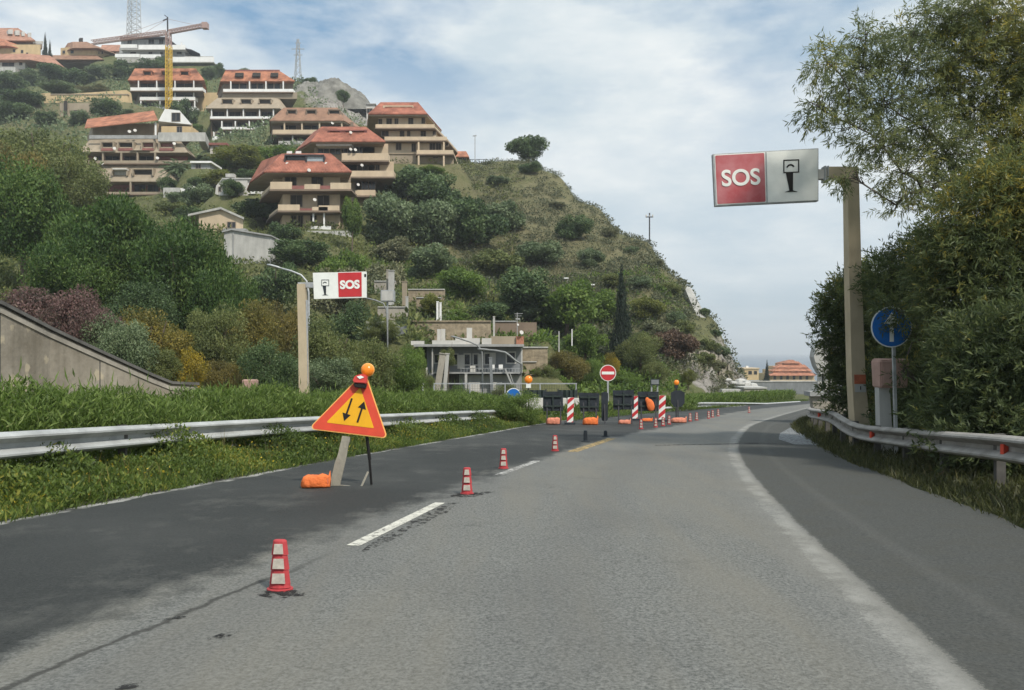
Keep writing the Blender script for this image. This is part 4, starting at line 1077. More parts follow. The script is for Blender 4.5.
# lamp on top, red battery box in front
MB().loft([[spx((366.3, 370), .0)+Vector((r*math.cos(a), y, r*math.sin(a))) for a in [2*math.pi*j/18 for j in range(18)]] for r, y in ((.026,-.075),(.06,-.062),(.08,-.03),(.084,0),(.084,.05),(.07,.08),(.03,.09))]).build('flash_lamp', M['amber'], sg, True)
MB().loft([[spx((366.3, 370), .0)+Vector((r*math.cos(a), y, r*math.sin(a))) for a in [2*math.pi*j/18 for j in range(18)]] for r, y in ((.086,-.005),(.09,.0),(.09,.018),(.086,.022))]).build('lamp_ring', M['edge'], sg, True)
MB().prism([(352.5, 381), (354.8, 375.8), (361.5, 373.8), (367, 375.6), (366.8, 383.6), (353.8, 382.8)], lambda p, t: spx(p, -.10+.09*t)).build('battery_box', M['lampred'], sg, bevel=.012)
MB().prism([(353, 383), (366.6, 384), (365.5, 388.6), (354.6, 387.2)], lambda p, t: spx(p, -.08+.07*t)).build('box_foot', M['black'], sg, bevel=.008)
MB().prism([(357, 376.5), (361, 375.5), (364.5, 377.2), (360, 379)], lambda p, t: spx(p, -.110+.008*t)).build('label_plate', M['signwhite'], sg)
# stand: weathered plank, black strut, ground bar, small brace
MB().prism([(342.5, 436), (350, 437), (350, 441), (348.3, 446), (346.8, 456), (345, 464), (340, 485.5), (329, 485.5), (332.5, 474), (335.2, 462), (338, 455)], lambda p, t: sp(p[0], p[1], -.02+.03*t+.0)).build('plank', M['plank'], sg)
MB().bar(sp(366, 437, .06), sp(369.3, 460, .03), .030).bar(sp(368.6, 455, .03), sp(371.2, 484.8, .02), .024).build('strut', M['black'], sg)
MB().bar(sp(329, 485.0, .03), sp(362, 487, -.05), .022).build('ground_bar', M['plank'], sg)
MB().bar(sp(361.5, 487, -.05), sp(367.6, 472, .03), .026, .014).build('brace', M['plank'], sg)
bag('sandbag', 316, 487.6, 28, 14, M['bag'], 'bright orange sandbag weighing down the triangle stand', 'sandbags at the sign stands', rz=.12)

# ------------------------------------------------------------------ SOS boards
def text(body, m, parent, loc, size, width=None, rot=(R(90), 0, 0), offset=.0, extrude=.004, name='lettering'):
    cu = bpy.data.curves.new(name, 'FONT'); cu.body = body; cu.size = size; cu.extrude = extrude; cu.offset = offset; cu.align_x = 'CENTER'; cu.align_y = 'CENTER'
    t_ = bpy.data.objects.new('tmp', cu); C.objects.link(t_); bpy.context.view_layer.update()
    me = bpy.data.meshes.new_from_object(t_.evaluated_get(bpy.context.evaluated_depsgraph_get())); bpy.data.objects.remove(t_)
    me.name = name; me.materials.clear(); me.materials.append(m)
    o = link(name, me, parent, loc); o.rotation_euler = rot
    return o
def phone_icon(parent, at, s, m, mback):
    """call post pictogram: square with a handset, on a tapering foot; at(u, v, d) maps the unit square"""
    w = .066
    for a, b in (((-.5, .16), (.5, .16+w)), ((-.5, 1-w), (.5, 1.0)), ((-.5, .16+w), (-.5+w, 1-w)), ((.5-w, .16+w), (.5, 1-w))):
        pass
    fr = MB()
    for a, b in (((-.5, .16), (.5, .16+w)), ((-.5, 1-w), (.5, 1.0)), ((-.5, .16+w), (-.5+w, 1-w)), ((.5-w, .16+w), (.5, 1-w))):
        fr.prism([(a[0], a[1]), (b[0], a[1]), (b[0], b[1]), (a[0], b[1])], lambda p, t: at(p[0]*s, p[1]*s, -.006+.005*t))
    fr.prism([(-.34, .16), (.12, .16), (.10, -.95), (.42, -1.05), (-.42, -1.05), (-.12, -.95)], lambda p, t: at(p[0]*s, p[1]*s, -.006+.005*t))
    n = 9; outer = []; inner = []
    for i in range(n+1):
        a = math.pi*(.92-.80*i/n); outer.append((-.05+.27*math.cos(a), .45+.27*math.sin(a))); inner.append((-.05+.17*math.cos(a), .45+.17*math.sin(a)))
    fr.prism(outer+inner[::-1], lambda p, t: at(p[0]*s, p[1]*s, -.006+.005*t))
    return fr.build('call_post_symbol', m, parent)
# right board
Yb = 17.0; kb = Yb/F
pb = Vector(((861-512)*kb, Yb, gz((861-512)*kb, Yb)))
rs = empty('sos_sign', pb, 'large SOS board with a faded red half, on the right beige post', 'road sign')
def rp(px, row, d=0.): return P(px, row, Yb)-pb+Vector((0, d, 0))
TB = [(713, 154), (818.5, 148.2), (818.5, 201), (715.5, 206)]      # corners: tl tr br bl
def rb(px, row, d): return rp(px, row, d)
mid_t, mid_b = (765.5, 151.1), (767, 203.6)
MB().prism(TB, lambda p, t: rb(p[0], p[1], .0+.14*t)).build('cabinet', M['steel'], rs)
MB().prism([(714.2, 155), (764.8, 152.2), (766.2, 202.6), (716.5, 205)], lambda p, t: rb(p[0], p[1], -.012+.010*t)).build('rim', M['signwhite'], rs)
MB().prism(roundpoly([(715, 155.8), (764.0, 153.1), (765.4, 201.8), (717.2, 204.2)], 1.2), lambda p, t: rb(p[0], p[1], -.018+.004*t)).build('red_panel', M['faded'], rs)
MB().prism([(766.3, 152), (817.6, 149.2), (817.7, 200.2), (767.8, 202.6)], lambda p, t: rb(p[0], p[1], -.012+.010*t)).build('white_panel', M['signwhite'], rs)
text('SOS', M['signwhite'], rs, rb(740.5, 178.5, -.026), 22.5*kb*1.0, rot=(R(90), R(-3), 0), offset=.010)
cc = (791, 175.5)
phone_icon(rs, lambda u, v, d: rb(cc[0]+u/kb, cc[1]-v/kb-u/kb*.04, -.014+d), 15.8*kb, M['black'], M['signwhite'])
MB().prism([(-.30, .3), (.30, .3), (.30, .9), (-.30, .9)], lambda p, t: rb(cc[0]+p[0]*15.8, cc[1]-p[1]*15.8, -.0135+.001*t)).build('symbol_ground', M['signwhite'], rs)
# arm and post
MB().bar(rp(818, 174, .07), rp(828, 174, .07), .16, .2).build('arm_stub', M['offwhite'], rs)
fl = MB(); fl.quadbox(rp(824.3, 166, -.03), rp(825.6, 181.5, .18)); fl.quadbox(rp(827.2, 166, -.03), rp(828.5, 181.5, .18))
fl.bar(rp(823, 168.3, .0), rp(830, 168.3, .0), .035).bar(rp(823, 179, .0), rp(830, 179, .0), .035); fl.build('flange', M['steel'], rs)
MB().bar(rp(828.5, 172.5, .07), rp(858, 172.5, .07), .2, .24).prism([(835.5, 178.2), (846, 178.2), (846, 188.5)], lambda p, t: rp(p[0], p[1], .06+.02*t)).build('arm', M['polebeige'], rs)
po = MB(); po.loft([[rp(x, r, dd) for x, dd in ((c-w, -.06*s), (c+w, -.06*s), (c+w, .2*s), (c-w, .2*s))] for c, w, r, s in ((852.2, 5.6, 178, 1), (854.3, 6.2, 280, 1.05), (857.5, 6.8, 380, 1.1), (861, 7.4, 425, 1.2))]+[[pb*0+Vector((x*kb, dd, -.3)) for x, dd in ((-7.5, -.07), (7.5, -.07), (7.5, .24), (-7.5, .24))]])
po.build('post', M['polebeige'], rs)
MB().prism([(852.6, 374.5), (864, 374.5), (864.2, 383.8), (853, 383.8)], lambda p, t: rp(p[0], p[1], -.082+.010*t)).build('sticker', mat('orange_red_sticker', (.42, .12, .06), .7, .3, 9), rs)
MB().prism([(853, 384), (864.2, 384), (864.5, 392), (853.3, 392)], lambda p, t: rp(p[0], p[1], -.083+.010*t)).build('number_plate', M['palegrey'], rs)
text('1', M['black'], rs, rp(858.8, 388, -.089), .10, offset=.004)
# left board (for the other carriageway), post rises behind the hedge
Yb2 = 33.0; k2 = Yb2/F
p2 = Vector(((303.5-512)*k2, Yb2, gz((303.5-512)*k2, Yb2)))
ls = empty('sos_sign', p2, 'smaller SOS board with red half at right, on the left beige post', 'road sign')
def lp(px, row, d=0.): return P(px, row, Yb2)-p2+Vector((0, d, 0))
MB().prism([(312.8, 272.8), (366, 271.5), (366, 297.6), (314, 299)], lambda p, t: lp(p[0], p[1], .0+.2*t)).build('cabinet', M['signwhite'], ls)
MB().prism([(338, 272.8), (361.6, 272.2), (361.8, 296.5), (338.8, 297)], lambda p, t: lp(p[0], p[1], -.014+.010*t)).build('red_panel', M['signred'], ls)
text('SOS', M['signwhite'], ls, lp(349.9, 285, -.022), 11.2*k2, rot=(R(90), R(-2), 0), offset=.022)
phone_icon(ls, lambda u, v, d: lp(325.3+u/k2, 287.2-v/k2, -.006+d), 7.6*k2, M['darkback'], M['signwhite'])
MB().quadbox(lp(364.3, 274, -.01), lp(366, 277, .03)).build('latch', M['black'], ls)
MB().bar(lp(298, 285, .1), lp(313, 285, .1), .28, .22).build('arm_stub', M['steel'], ls)
MB().loft([[lp(x, r, dd) for x, dd in ((c-w, -.1), (c+w, -.1), (c+w, .2), (c-w, .2))] for c, w, r in ((301.5, 4.0, 284), (303, 4.2, 340), (303.8, 4.4, 388))]+[[Vector((x*k2, dd, -.3)) for x, dd in ((-4.5, -.1), (4.5, -.1), (4.5, .2), (-4.5, .2))]]).build('post', M['polebeige'], ls)
MB().bar(lp(307.2, 300, -.05), lp(307.6, 388, -.05), .07).build('conduit', M['steel'], ls)
# call boxes
def callbox(px0, r0, px1, r1, Y, label, m, leg):
    c = P((px0+px1)/2, r1, Y); zg = gz(c.x, Y); root = empty('call_box', (c.x, Y, zg), label, 'emergency phone')
    w = (px1-px0)*Y/F/2; h = (r1-r0)*Y/F; zb = c.z-zg
    b = MB(); b.loft([[(-w*.93,-.16,zb),(w*.93,-.16,zb),(w*.93,.18,zb),(-w*.93,.18,zb)], [(-w,-.2,zb+h*.93),(w,-.2,zb+h*.93),(w,.2,zb+h*.93),(-w,.2,zb+h*.93)], [(-w*.95,-.14,zb+h),(w*.95,-.14,zb+h),(w*.95,.16,zb+h),(-w*.95,.16,zb+h)]])
    b.build('cabinet', m, root, bevel=.02)
    MB().quadbox((-w*.8, -.205, zb+h*.1), (w*.8, -.19, zb+h*.8)).build('door', m, root)
    MB().loft([[(leg[0]-.11,-.08,zb-.002),(leg[0]+.09,-.08,zb-.002),(leg[0]+.09,.1,zb-.002),(leg[0]-.11,.1,zb-.002)], [(leg[1]-.12,-.09,-.2),(leg[1]+.12,-.09,-.2),(leg[1]+.12,.1,-.2),(leg[1]-.12,.1,-.2)]]).build('pedestal', M['palegrey'], root)
    return root
callbox(875.5, 358.5, 904.5, 387.5, 14.9, 'faded pink call box on a leaning pedestal behind the right guardrail', M['pinkbox'], (-.13, -.08))
callbox(243.5, 379.5, 257, 391, 32, 'small pinkish call box standing above the left hedge', M['pinkbox'], (0, 0))

# ------------------------------------------------------------------ round signs
def disc(r, n=28): return [(r*math.cos(2*math.pi*j/n), r*math.sin(2*math.pi*j/n)) for j in range(n)]
def roundsign(name, px, row, rpx, Y, label, foot_row=None, wpole=.05, poleleft=0.0):
    c = P(px, row, Y); zg = gz(c.x, Y) if foot_row is None else P(px, foot_row, Y).z
    root = empty(name, (c.x, Y, zg), label, 'road sign'); z = c.z-zg; r = rpx*Y/F
    MB().bar((poleleft, .05, -.3), (poleleft*.4, .05, z+r*.6), wpole).build('post', M['steel'], root)
    return root, z, r
def plate(root, poly, z, y0, y1, m, name): return MB().prism(poly, lambda p, t: (p[0], y0+(y1-y0)*t, z+p[1])).build(name, m, root)
rt, z, r = roundsign('direction_sign', 891.5, 327, 20.5, 14.3, 'round blue straight-ahead arrow sign half hidden by oleander leaves', poleleft=.12)
plate(rt, disc(r), z, 0, .01, M['signwhite'], 'rim'); plate(rt, disc(r*.945), z, -.006, -.002, M['blue'], 'face')
plate(rt, [(-.10*r,-.72*r),(.10*r,-.72*r),(.10*r,.15*r),(.38*r,.15*r),(0,.72*r),(-.38*r,.15*r),(-.10*r,.15*r)], z, -.011, -.008, M['signwhite'], 'arrow')
rt, z, r = roundsign('no_entry_sign', 608, 373, 8.2, 44, 'round red no-entry sign with a white bar above the sign backs', foot_row=413, wpole=.09)
plate(rt, disc(r), z, 0, .02, M['signwhite'], 'rim'); plate(rt, disc(r*.92), z, -.008, -.003, M['signred'], 'face')
plate(rt, [(-.76*r,-.17*r),(.76*r,-.17*r),(.76*r,.17*r),(-.76*r,.17*r)], z, -.016, -.011, M['signwhite'], 'bar')
rt, z, r = roundsign('direction_sign', 513.5, 395.5, 7.5, 30.5, 'small blue round sign peeking over the end of the hedge', wpole=.06)
plate(rt, disc(r), z, 0, .02, M['signwhite'], 'rim'); plate(rt, disc(r*.9), z, -.008, -.003, M['blue'], 'face')

# ------------------------------------------------------------------ works signs seen from behind
def signback(poly, frow, label, legs, cross=True, group='dark sign backs at the works', name='works_sign', m='darkback'):
    """poly and legs in picture pixels; frow = row where the feet stand"""
    Y = F*CZ/(frow-388); cx = sum(p[0] for p in poly)/len(poly); p0 = P(cx, frow, Y)
    root = empty(name, p0, label, 'road sign', group)
    f = lambda px, row, d=0.: P(px, row, Y)-p0+Vector((0, d, 0))
    MB().prism(poly, lambda p, t: f(p[0], p[1], .0+.02*t)).build('panel', M[m], root)
    xs = [p[0] for p in poly]; rs_ = [p[1] for p in poly]; x0, x1, r0, r1 = min(xs), max(xs), min(rs_), max(rs_)
    if cross:
        st = MB(); 
        for q in (.25, .75): st.bar(f(x0+(x1-x0)*.08, r0+(r1-r0)*q, -.03), f(x1-(x1-x0)*.08, r0+(r1-r0)*q, -.03), .05)
        st.bar(f((x0+x1)/2, r0+(r1-r0)*.12, -.035), f((x0+x1)/2, r1-.5, -.035), .045)
        st.build('stiffener', M['greennet'], root)
    lg = MB()
    for lx in legs:
        MB().bar(f(lx, r0+(r1-r0)*.3, .05), f(lx, frow, -.12), .045).build('leg', M['darkmetal'], root)
    if len(legs) > 1: MB().bar(f(legs[0], frow-.4, -.12), f(legs[-1], frow-.4, -.12), .05).build('foot_bar', M['darkmetal'], root)
    return root
signback([(543, 391.5), (563, 391.5), (563, 411), (543, 411)], 424.5, 'leftmost square dark sign back, with A-shaped bracing, on two legs', [547, 560.5])
tri_b = MB()
s2 = signback([(578.3, 392.6), (599.4, 393.2), (598.6, 411.6), (580.4, 411.6)], 424.5, 'second square dark sign back, tapering downwards, right of a striped panel', [583.5, 596])
signback(roundpoly([(601.2, 392), (608.2, 392), (607.8, 421), (601.6, 421)], 2.2), 423.5, 'tall narrow dark post-like panel beside the second sign back', [604.6], False, name='works_beacon')
signback([(612.8, 390.4), (634, 390), (634, 409.5), (613.4, 409.5)], 423.6, 'third dark sign back, in front of the grass', [618.4, 631.3])
signback([(638, 391.6), (658.6, 391.6), (658.6, 411), (638, 411)], 422, 'dark sign back with an orange bag hung on it', [641, 655.6])
signback(roundpoly([(671, 392.5), (675, 390.5), (681, 390.5), (684.6, 392.5), (684.6, 403), (681, 407), (674.5, 407), (671, 403)], 1.0), 421.6, 'octagonal dark sign back right of the last striped panel', [677.8], False)
bgp = 'sandbags at the sign stands'
bag('sandbag', 553.5, 424.4, 15, 7.5, M['bagpale'], 'faded orange sandbag under the leftmost square sign back', bgp, -.12)
bag('sandbag', 590, 424.6, 15, 7.8, M['bag'], 'bright orange sandbag under the second sign back', bgp, -.12)
bag('sandbag', 624, 423.8, 12, 4.5, M['bagpale'], 'flat orange sandbag under the third sign back', bgp, -.12)
bag('sandbag', 646.5, 421.8, 11, 4.0, M['bag'], 'thin orange-red sandbag under the sign with hanging bag', bgp, -.12)
bag('sandbag', 678, 422.6, 15, 5.5, M['bagpale'], 'pale orange sandbag under the octagonal sign back', bgp, -.12)
# hanging orange bag
Yh = F*CZ/(422-388); ph = P(649, 411, Yh)+Vector((0, -.12, 0)); root = empty('hanging_bag', ph, 'orange bag hanging on the dark sign back', 'sandbag')
kh = Yh/F
MB().loft([[Vector(((c+w*math.cos(a))*kh, .035*math.sin(a)*(w/3), (411-rw)*kh)) for a in [2*math.pi*j/12 for j in range(12)]] for c, w, rw in ((1.5,.5,411),(1.5,3.2,409.5),(1.2,4,406),(.2,3.8,402),(-1.2,3.2,399.5),(-2.5,1.3,398),(-2.5,1.0,397.2))]).build('sack', M['bag'], root, True)
MB().bar((-.09, .02, 13.6*kh), (-.09, .02, 19*kh), .015).build('cord', M['black'], root)
# striped panels
def striped(px0, px1, r0, r1, label):
    Y = F*CZ/(r1-388); c = (px0+px1)/2; p0 = P(c, r1, Y); k = Y/F; root = empty('striped_panel', p0, label, 'road marker', 'red and white striped panels')
    w = (px1-px0)*k/2; h = (r1-r0)*k
    MB().prism([(-w, .08), (w, .08), (w, h), (-w, h)], lambda p, t: (p[0]+.04*p[1], .0+.03*t, p[1])).build('panel', M['signwhite'], root)
    s = 2*w
    z = -s*1.0
    while z < h:
        # slanted band clipped to the panel
        pts = []
        for u in np.linspace(-w, w, 7): pts.append((u, min(max(z+(u+w)*.9, .08), h)))
        for u in np.linspace(w, -w, 7): pts.append((u, min(max(z+(u+w)*.9+s*.72, .08), h)))
        if max(p[1] for p in pts)-min(p[1] for p in pts) > .03:
            MB().prism(pts, lambda p, t: (p[0]+.04*p[1], -.008+.005*t, p[1])).build('red_band', M['signred'], root)
        z += s*1.42
    MB().quadbox((-w*1.6, -.18, .0), (w*1.6, .22, .08)).build('base', M['darkback'], root)
    return root
striped(566.8, 573, 397.5, 424.5, 'leftmost red and white striped panel beside the first sign back')
striped(631.8, 637.6, 396, 420.5, 'middle red and white striped panel between two dark sign backs')
striped(658.4, 664.8, 395.5, 421.5, 'rightmost red and white striped panel beside the octagonal sign back')
# amber lamps on posts
def lamp(px, row, r, Y, label, white=False):
    c = P(px, row, Y); zg = gz(c.x, Y); root = empty('warning_lamp', (c.x, Y, zg), label, 'warning lamp'); z = c.z-zg; q = r*Y/F
    MB().bar((0, .06, -.2), (0, .06, z-q*.8), .05).build('post', M['darkmetal'], root)
    MB().ball((0, 0, z), (q, q*.6, q), 12, 8).build('lens', M['amber'], root, True)
    MB().quadbox((-q*.6, -.02, z-q*2.1), (q*.6, .12, z-q*1.05)).build('battery_box', M['signwhite' if white else 'darkback'], root)
lamp(528.5, 379.5, 4.0, 30.5, 'amber lamp over the end of the hedge, left of the sign backs', True)
lamp(676.5, 382.5, 2.7, 33, 'small amber lamp above the octagonal sign back')
# small grey signal box on the slope foot
c = P(655, 385, 46); root = empty('signal_box', (c.x, c.y, gz(c.x, c.y)), 'small grey box sign beside the olive bush', 'sign')
zz = c.z-root.location.z; k = 46/F
MB().quadbox((-4.5*k, 0, zz), (4.5*k, .1, zz+6*k)).build('panel', M['greennet'], root)
MB().bar((-3*k, .15, -.3), (-3*k, .15, zz+5*k), .08).bar((3*k, .15, -.3), (3*k, .15, zz+5*k), .08).build('posts', M['steel'], root)
MB().quadbox((-3.7*k, -.02, zz+.8*k), (3.7*k, -.005, zz+5.2*k)).build('face', M['bluegrey'], root)
# ------------------------------------------------------------------ concrete barriers, mesh fence
def jersey(px, Y, L, label):
    x = (px-512)/F*Y; root = empty('concrete_barrier', (x, Y, plane_z(Y)-.03), label, 'barrier', 'pale concrete barriers closing the median gap')
    prof = [(-.30, 0), (.30, 0), (.30, .10), (.14, .32), (.09, .86), (-.09, .86), (-.14, .32), (-.30, .10)]
    MB().prism(prof, lambda p, t: (-L/2+L*t, p[0], p[1])).build('block', M['offwhite'], root, bevel=.02)
    MB().prism([(-.2, .0), (.2, .0), (.2, .05), (-.2, .05)], lambda p, t: (p[0], -.305+.01*t, p[1]+.02)).build('drain_slot', M['darkback'], root)
jersey(532, 36, 1.15, 'pale concrete barrier left of the first sign back'); jersey(556, 36, .95, 'pale concrete barrier behind the first sign back'); jersey(575, 36, .72, 'pale concrete barrier between first two sign backs')
Yf = 40; fr = P(505, 410, Yf); zf = gz(fr.x, Yf); root = empty('mesh_fence', (fr.x, Yf, zf), 'long wire mesh fence with a pale top bar above the hedge', 'fence')
for px in (434, 470, 505, 540, 576): MB().tube([P(px, 383.5, Yf)-root.location, Vector((P(px, 400, Yf).x-fr.x, 0, -.3))], .035, 6).build('post', M['steel'], root)
MB().bar(P(433, 383.6, Yf)-root.location, P(577, 383.6, Yf)-root.location, .055).build('top_bar', M['steel'], root)
w = MB()
for i in range(60):
    px = 434+142*i/59; w.bar(P(px, 384, Yf)-root.location, Vector((P(px, 400, Yf).x-fr.x, 0, -.1)), .008)
for j in range(14): w.bar(P(433, 386+2.4*j, Yf)-root.location, P(577, 386+2.4*j, Yf)-root.location, .008)
w.build('mesh', M['darkmetal'], root)
# dark netting panels behind the first sign backs
for a, b, lb in ((524, 546, 'dark netting panel left of the first sign back'), (558, 577, 'dark netting panel between the first two sign backs')):
    p = P((a+b)/2, 402, 37.5); root = empty('netting_panel', (p.x, p.y, plane_z(37.5)), lb, 'fence panel', 'dark netting panels'); h = P(a, 390, 37.5).z-root.location.z; ww = (b-a)*37.5/F/2
    pts = [(-ww, .02, .05), (ww, .02, .05), (ww, .03, h), (-ww, .0, h)]
    q = MB(); N = 14
    q.loft([[Vector((-ww+2*ww*i/N, .06*math.sin(i*1.9), z)) for i in range(N+1)]+[Vector((-ww+2*ww*i/N, .06*math.sin(i*1.9)+.02, z)) for i in range(N, -1, -1)] for z in (.05, h)]); q.build('net', M['greennet'], root)
    MB().bar((-ww, .04, -.1), (-ww, .04, h+.05), .05).bar((ww, .04, -.1), (ww, .04, h+.05), .05).build('posts', M['darkmetal'], root)

# ------------------------------------------------------------------ sloping concrete wall
Yw0, Yw1 = 20.5, 30.0
def wallpt(t): return Vector((-14.35+(-11.95+14.35)*t, Yw0+(Yw1-Yw0)*t, 0))
tops = [(-60, 285, 19.0), (0, 305.5, 21.4), (50, 331, 23.8), (100, 354, 26.0), (150, 376.5, 28.3), (170, 384.5, 29.2), (197, 385.6, 30.2)]
tp = [P(*q) for q in tops]; tp = [P(-200, 236, 15.2)]+tp
root = empty('concrete_wall', (tp[3].x, tp[3].y, plane_z(tp[3].y)), 'sloping concrete retaining wall with dark coping behind the left hedge', 'wall')
o0 = root.location
nr = Vector((tp[2].y-tp[6].y, -(tp[2].x-tp[6].x), 0)).normalized()
if nr.y < 0: nr = -nr
rings = [[q-o0, q-o0+nr*.45, Vector((q.x, q.y, plane_z(q.y)-.6))-o0+nr*.45, Vector((q.x, q.y, plane_z(q.y)-.6))-o0] for q in tp]
m = mat('stained_concrete', (.25, .215, .16), .92, .25, .5, .4, 6, col2=(.36, .32, .255)); n_, l_ = nt(m); b_ = n_['Principled BSDF']
tc_ = n_.new('ShaderNodeTexCoord'); f1 = noise(n_, l_, tc_.outputs['Object'], 1.1, 4, .5)
old = b_.inputs['Base Color'].links[0].from_socket
mx_ = mixc(n_, l_, ramp(n_, l_, f1, .56, .60, 0, .8), old, (.47, .40, .28))
mpp = n_.new('ShaderNodeMapping'); mpp.inputs['Scale'].default_value = (2.2, 2.2, .10); l_.new(tc_.outputs['Object'], mpp.inputs['Vector'])
f2 = noise(n_, l_, mpp.outputs[0], 1.0, 5, .6); mx_ = mixc(n_, l_, ramp(n_, l_, f2, .5, .75, 0, .6), mx_, (.13, .115, .085))
l_.new(mx_, b_.inputs['Base Color'])
MB().loft(rings).build('wall_face', m, root)
up = Vector((0, 0, .03))
MB().loft([[q-o0-nr*.10+Vector((0,0,.02)), q-o0+nr*.55+Vector((0,0,.02)), q-o0+nr*.55+Vector((0,0,.12)), q-o0-nr*.10+Vector((0,0,.12))] for q in tp]).build('coping', mat('dark_coping', (.12, .115, .105), .9, .3, 2), root)
MB().loft([[q-o0-nr*.04+Vector((0,0,-.20)), q-o0-nr*.002+Vector((0,0,-.20)), q-o0-nr*.002+Vector((0,0,-.06)), q-o0-nr*.04+Vector((0,0,-.06))] for q in tp]).build('rim_band', M['concrete'], root)
for t in (2, 4): 
    q = tp[t]; MB().quadbox((q.x-o0.x-.015, q.y-o0.y-.02-nr.y*.02, plane_z(q.y)-o0.z), (q.x-o0.x+.015, q.y-o0.y, q.z-o0.z-.22)).build('joint', M['darkback'], root)

# ------------------------------------------------------------------ roadside shelter with curved awning (right, far end)
Yv = 29.0; c = P(832, 420, Yv); root = empty('roadside_shelter', (c.x, Yv, plane_z(Yv)-.1), 'grey curved awning on pale posts over a low concrete wall at the bend', 'shelter')
o0 = root.location
v = lambda px, row, d=0.: P(px, row, Yv)-o0+Vector((0, d, 0))
MB().prism([(812, 396), (880, 396), (880, 432), (816, 432)], lambda p, t: v(p[0], p[1], .0+.3*t)).build('low_wall', M['concrete'], root)
MB().prism([(808.5, 391.5), (882, 391.5), (882, 396), (808.5, 396)], lambda p, t: v(p[0], p[1], -.15+.6*t)).build('ledge', M['grey'], root)
cur = [(838, 333), (829, 335.5), (821, 341), (815.5, 349), (814, 357), (816.5, 366), (821, 374), (882, 366), (882, 333)]
MB().prism(cur, lambda p, t: v(p[0], p[1], .0+.45*t)).build('awning', M['palegrey'], root)
for px in (822.5, 829, 835.5): MB().bar(v(px, 362, .3), v(px, 391.5, .3), .13).build('post', M['offwhite'], root)
MB().quadbox(v(826, 366, .40), v(882, 391.5, .44)).build('curtain', M['bluegrey'], root)
M['dullsteel'] = mat('dull_lamp_steel', (.22, .225, .22), .7, .2, 5)

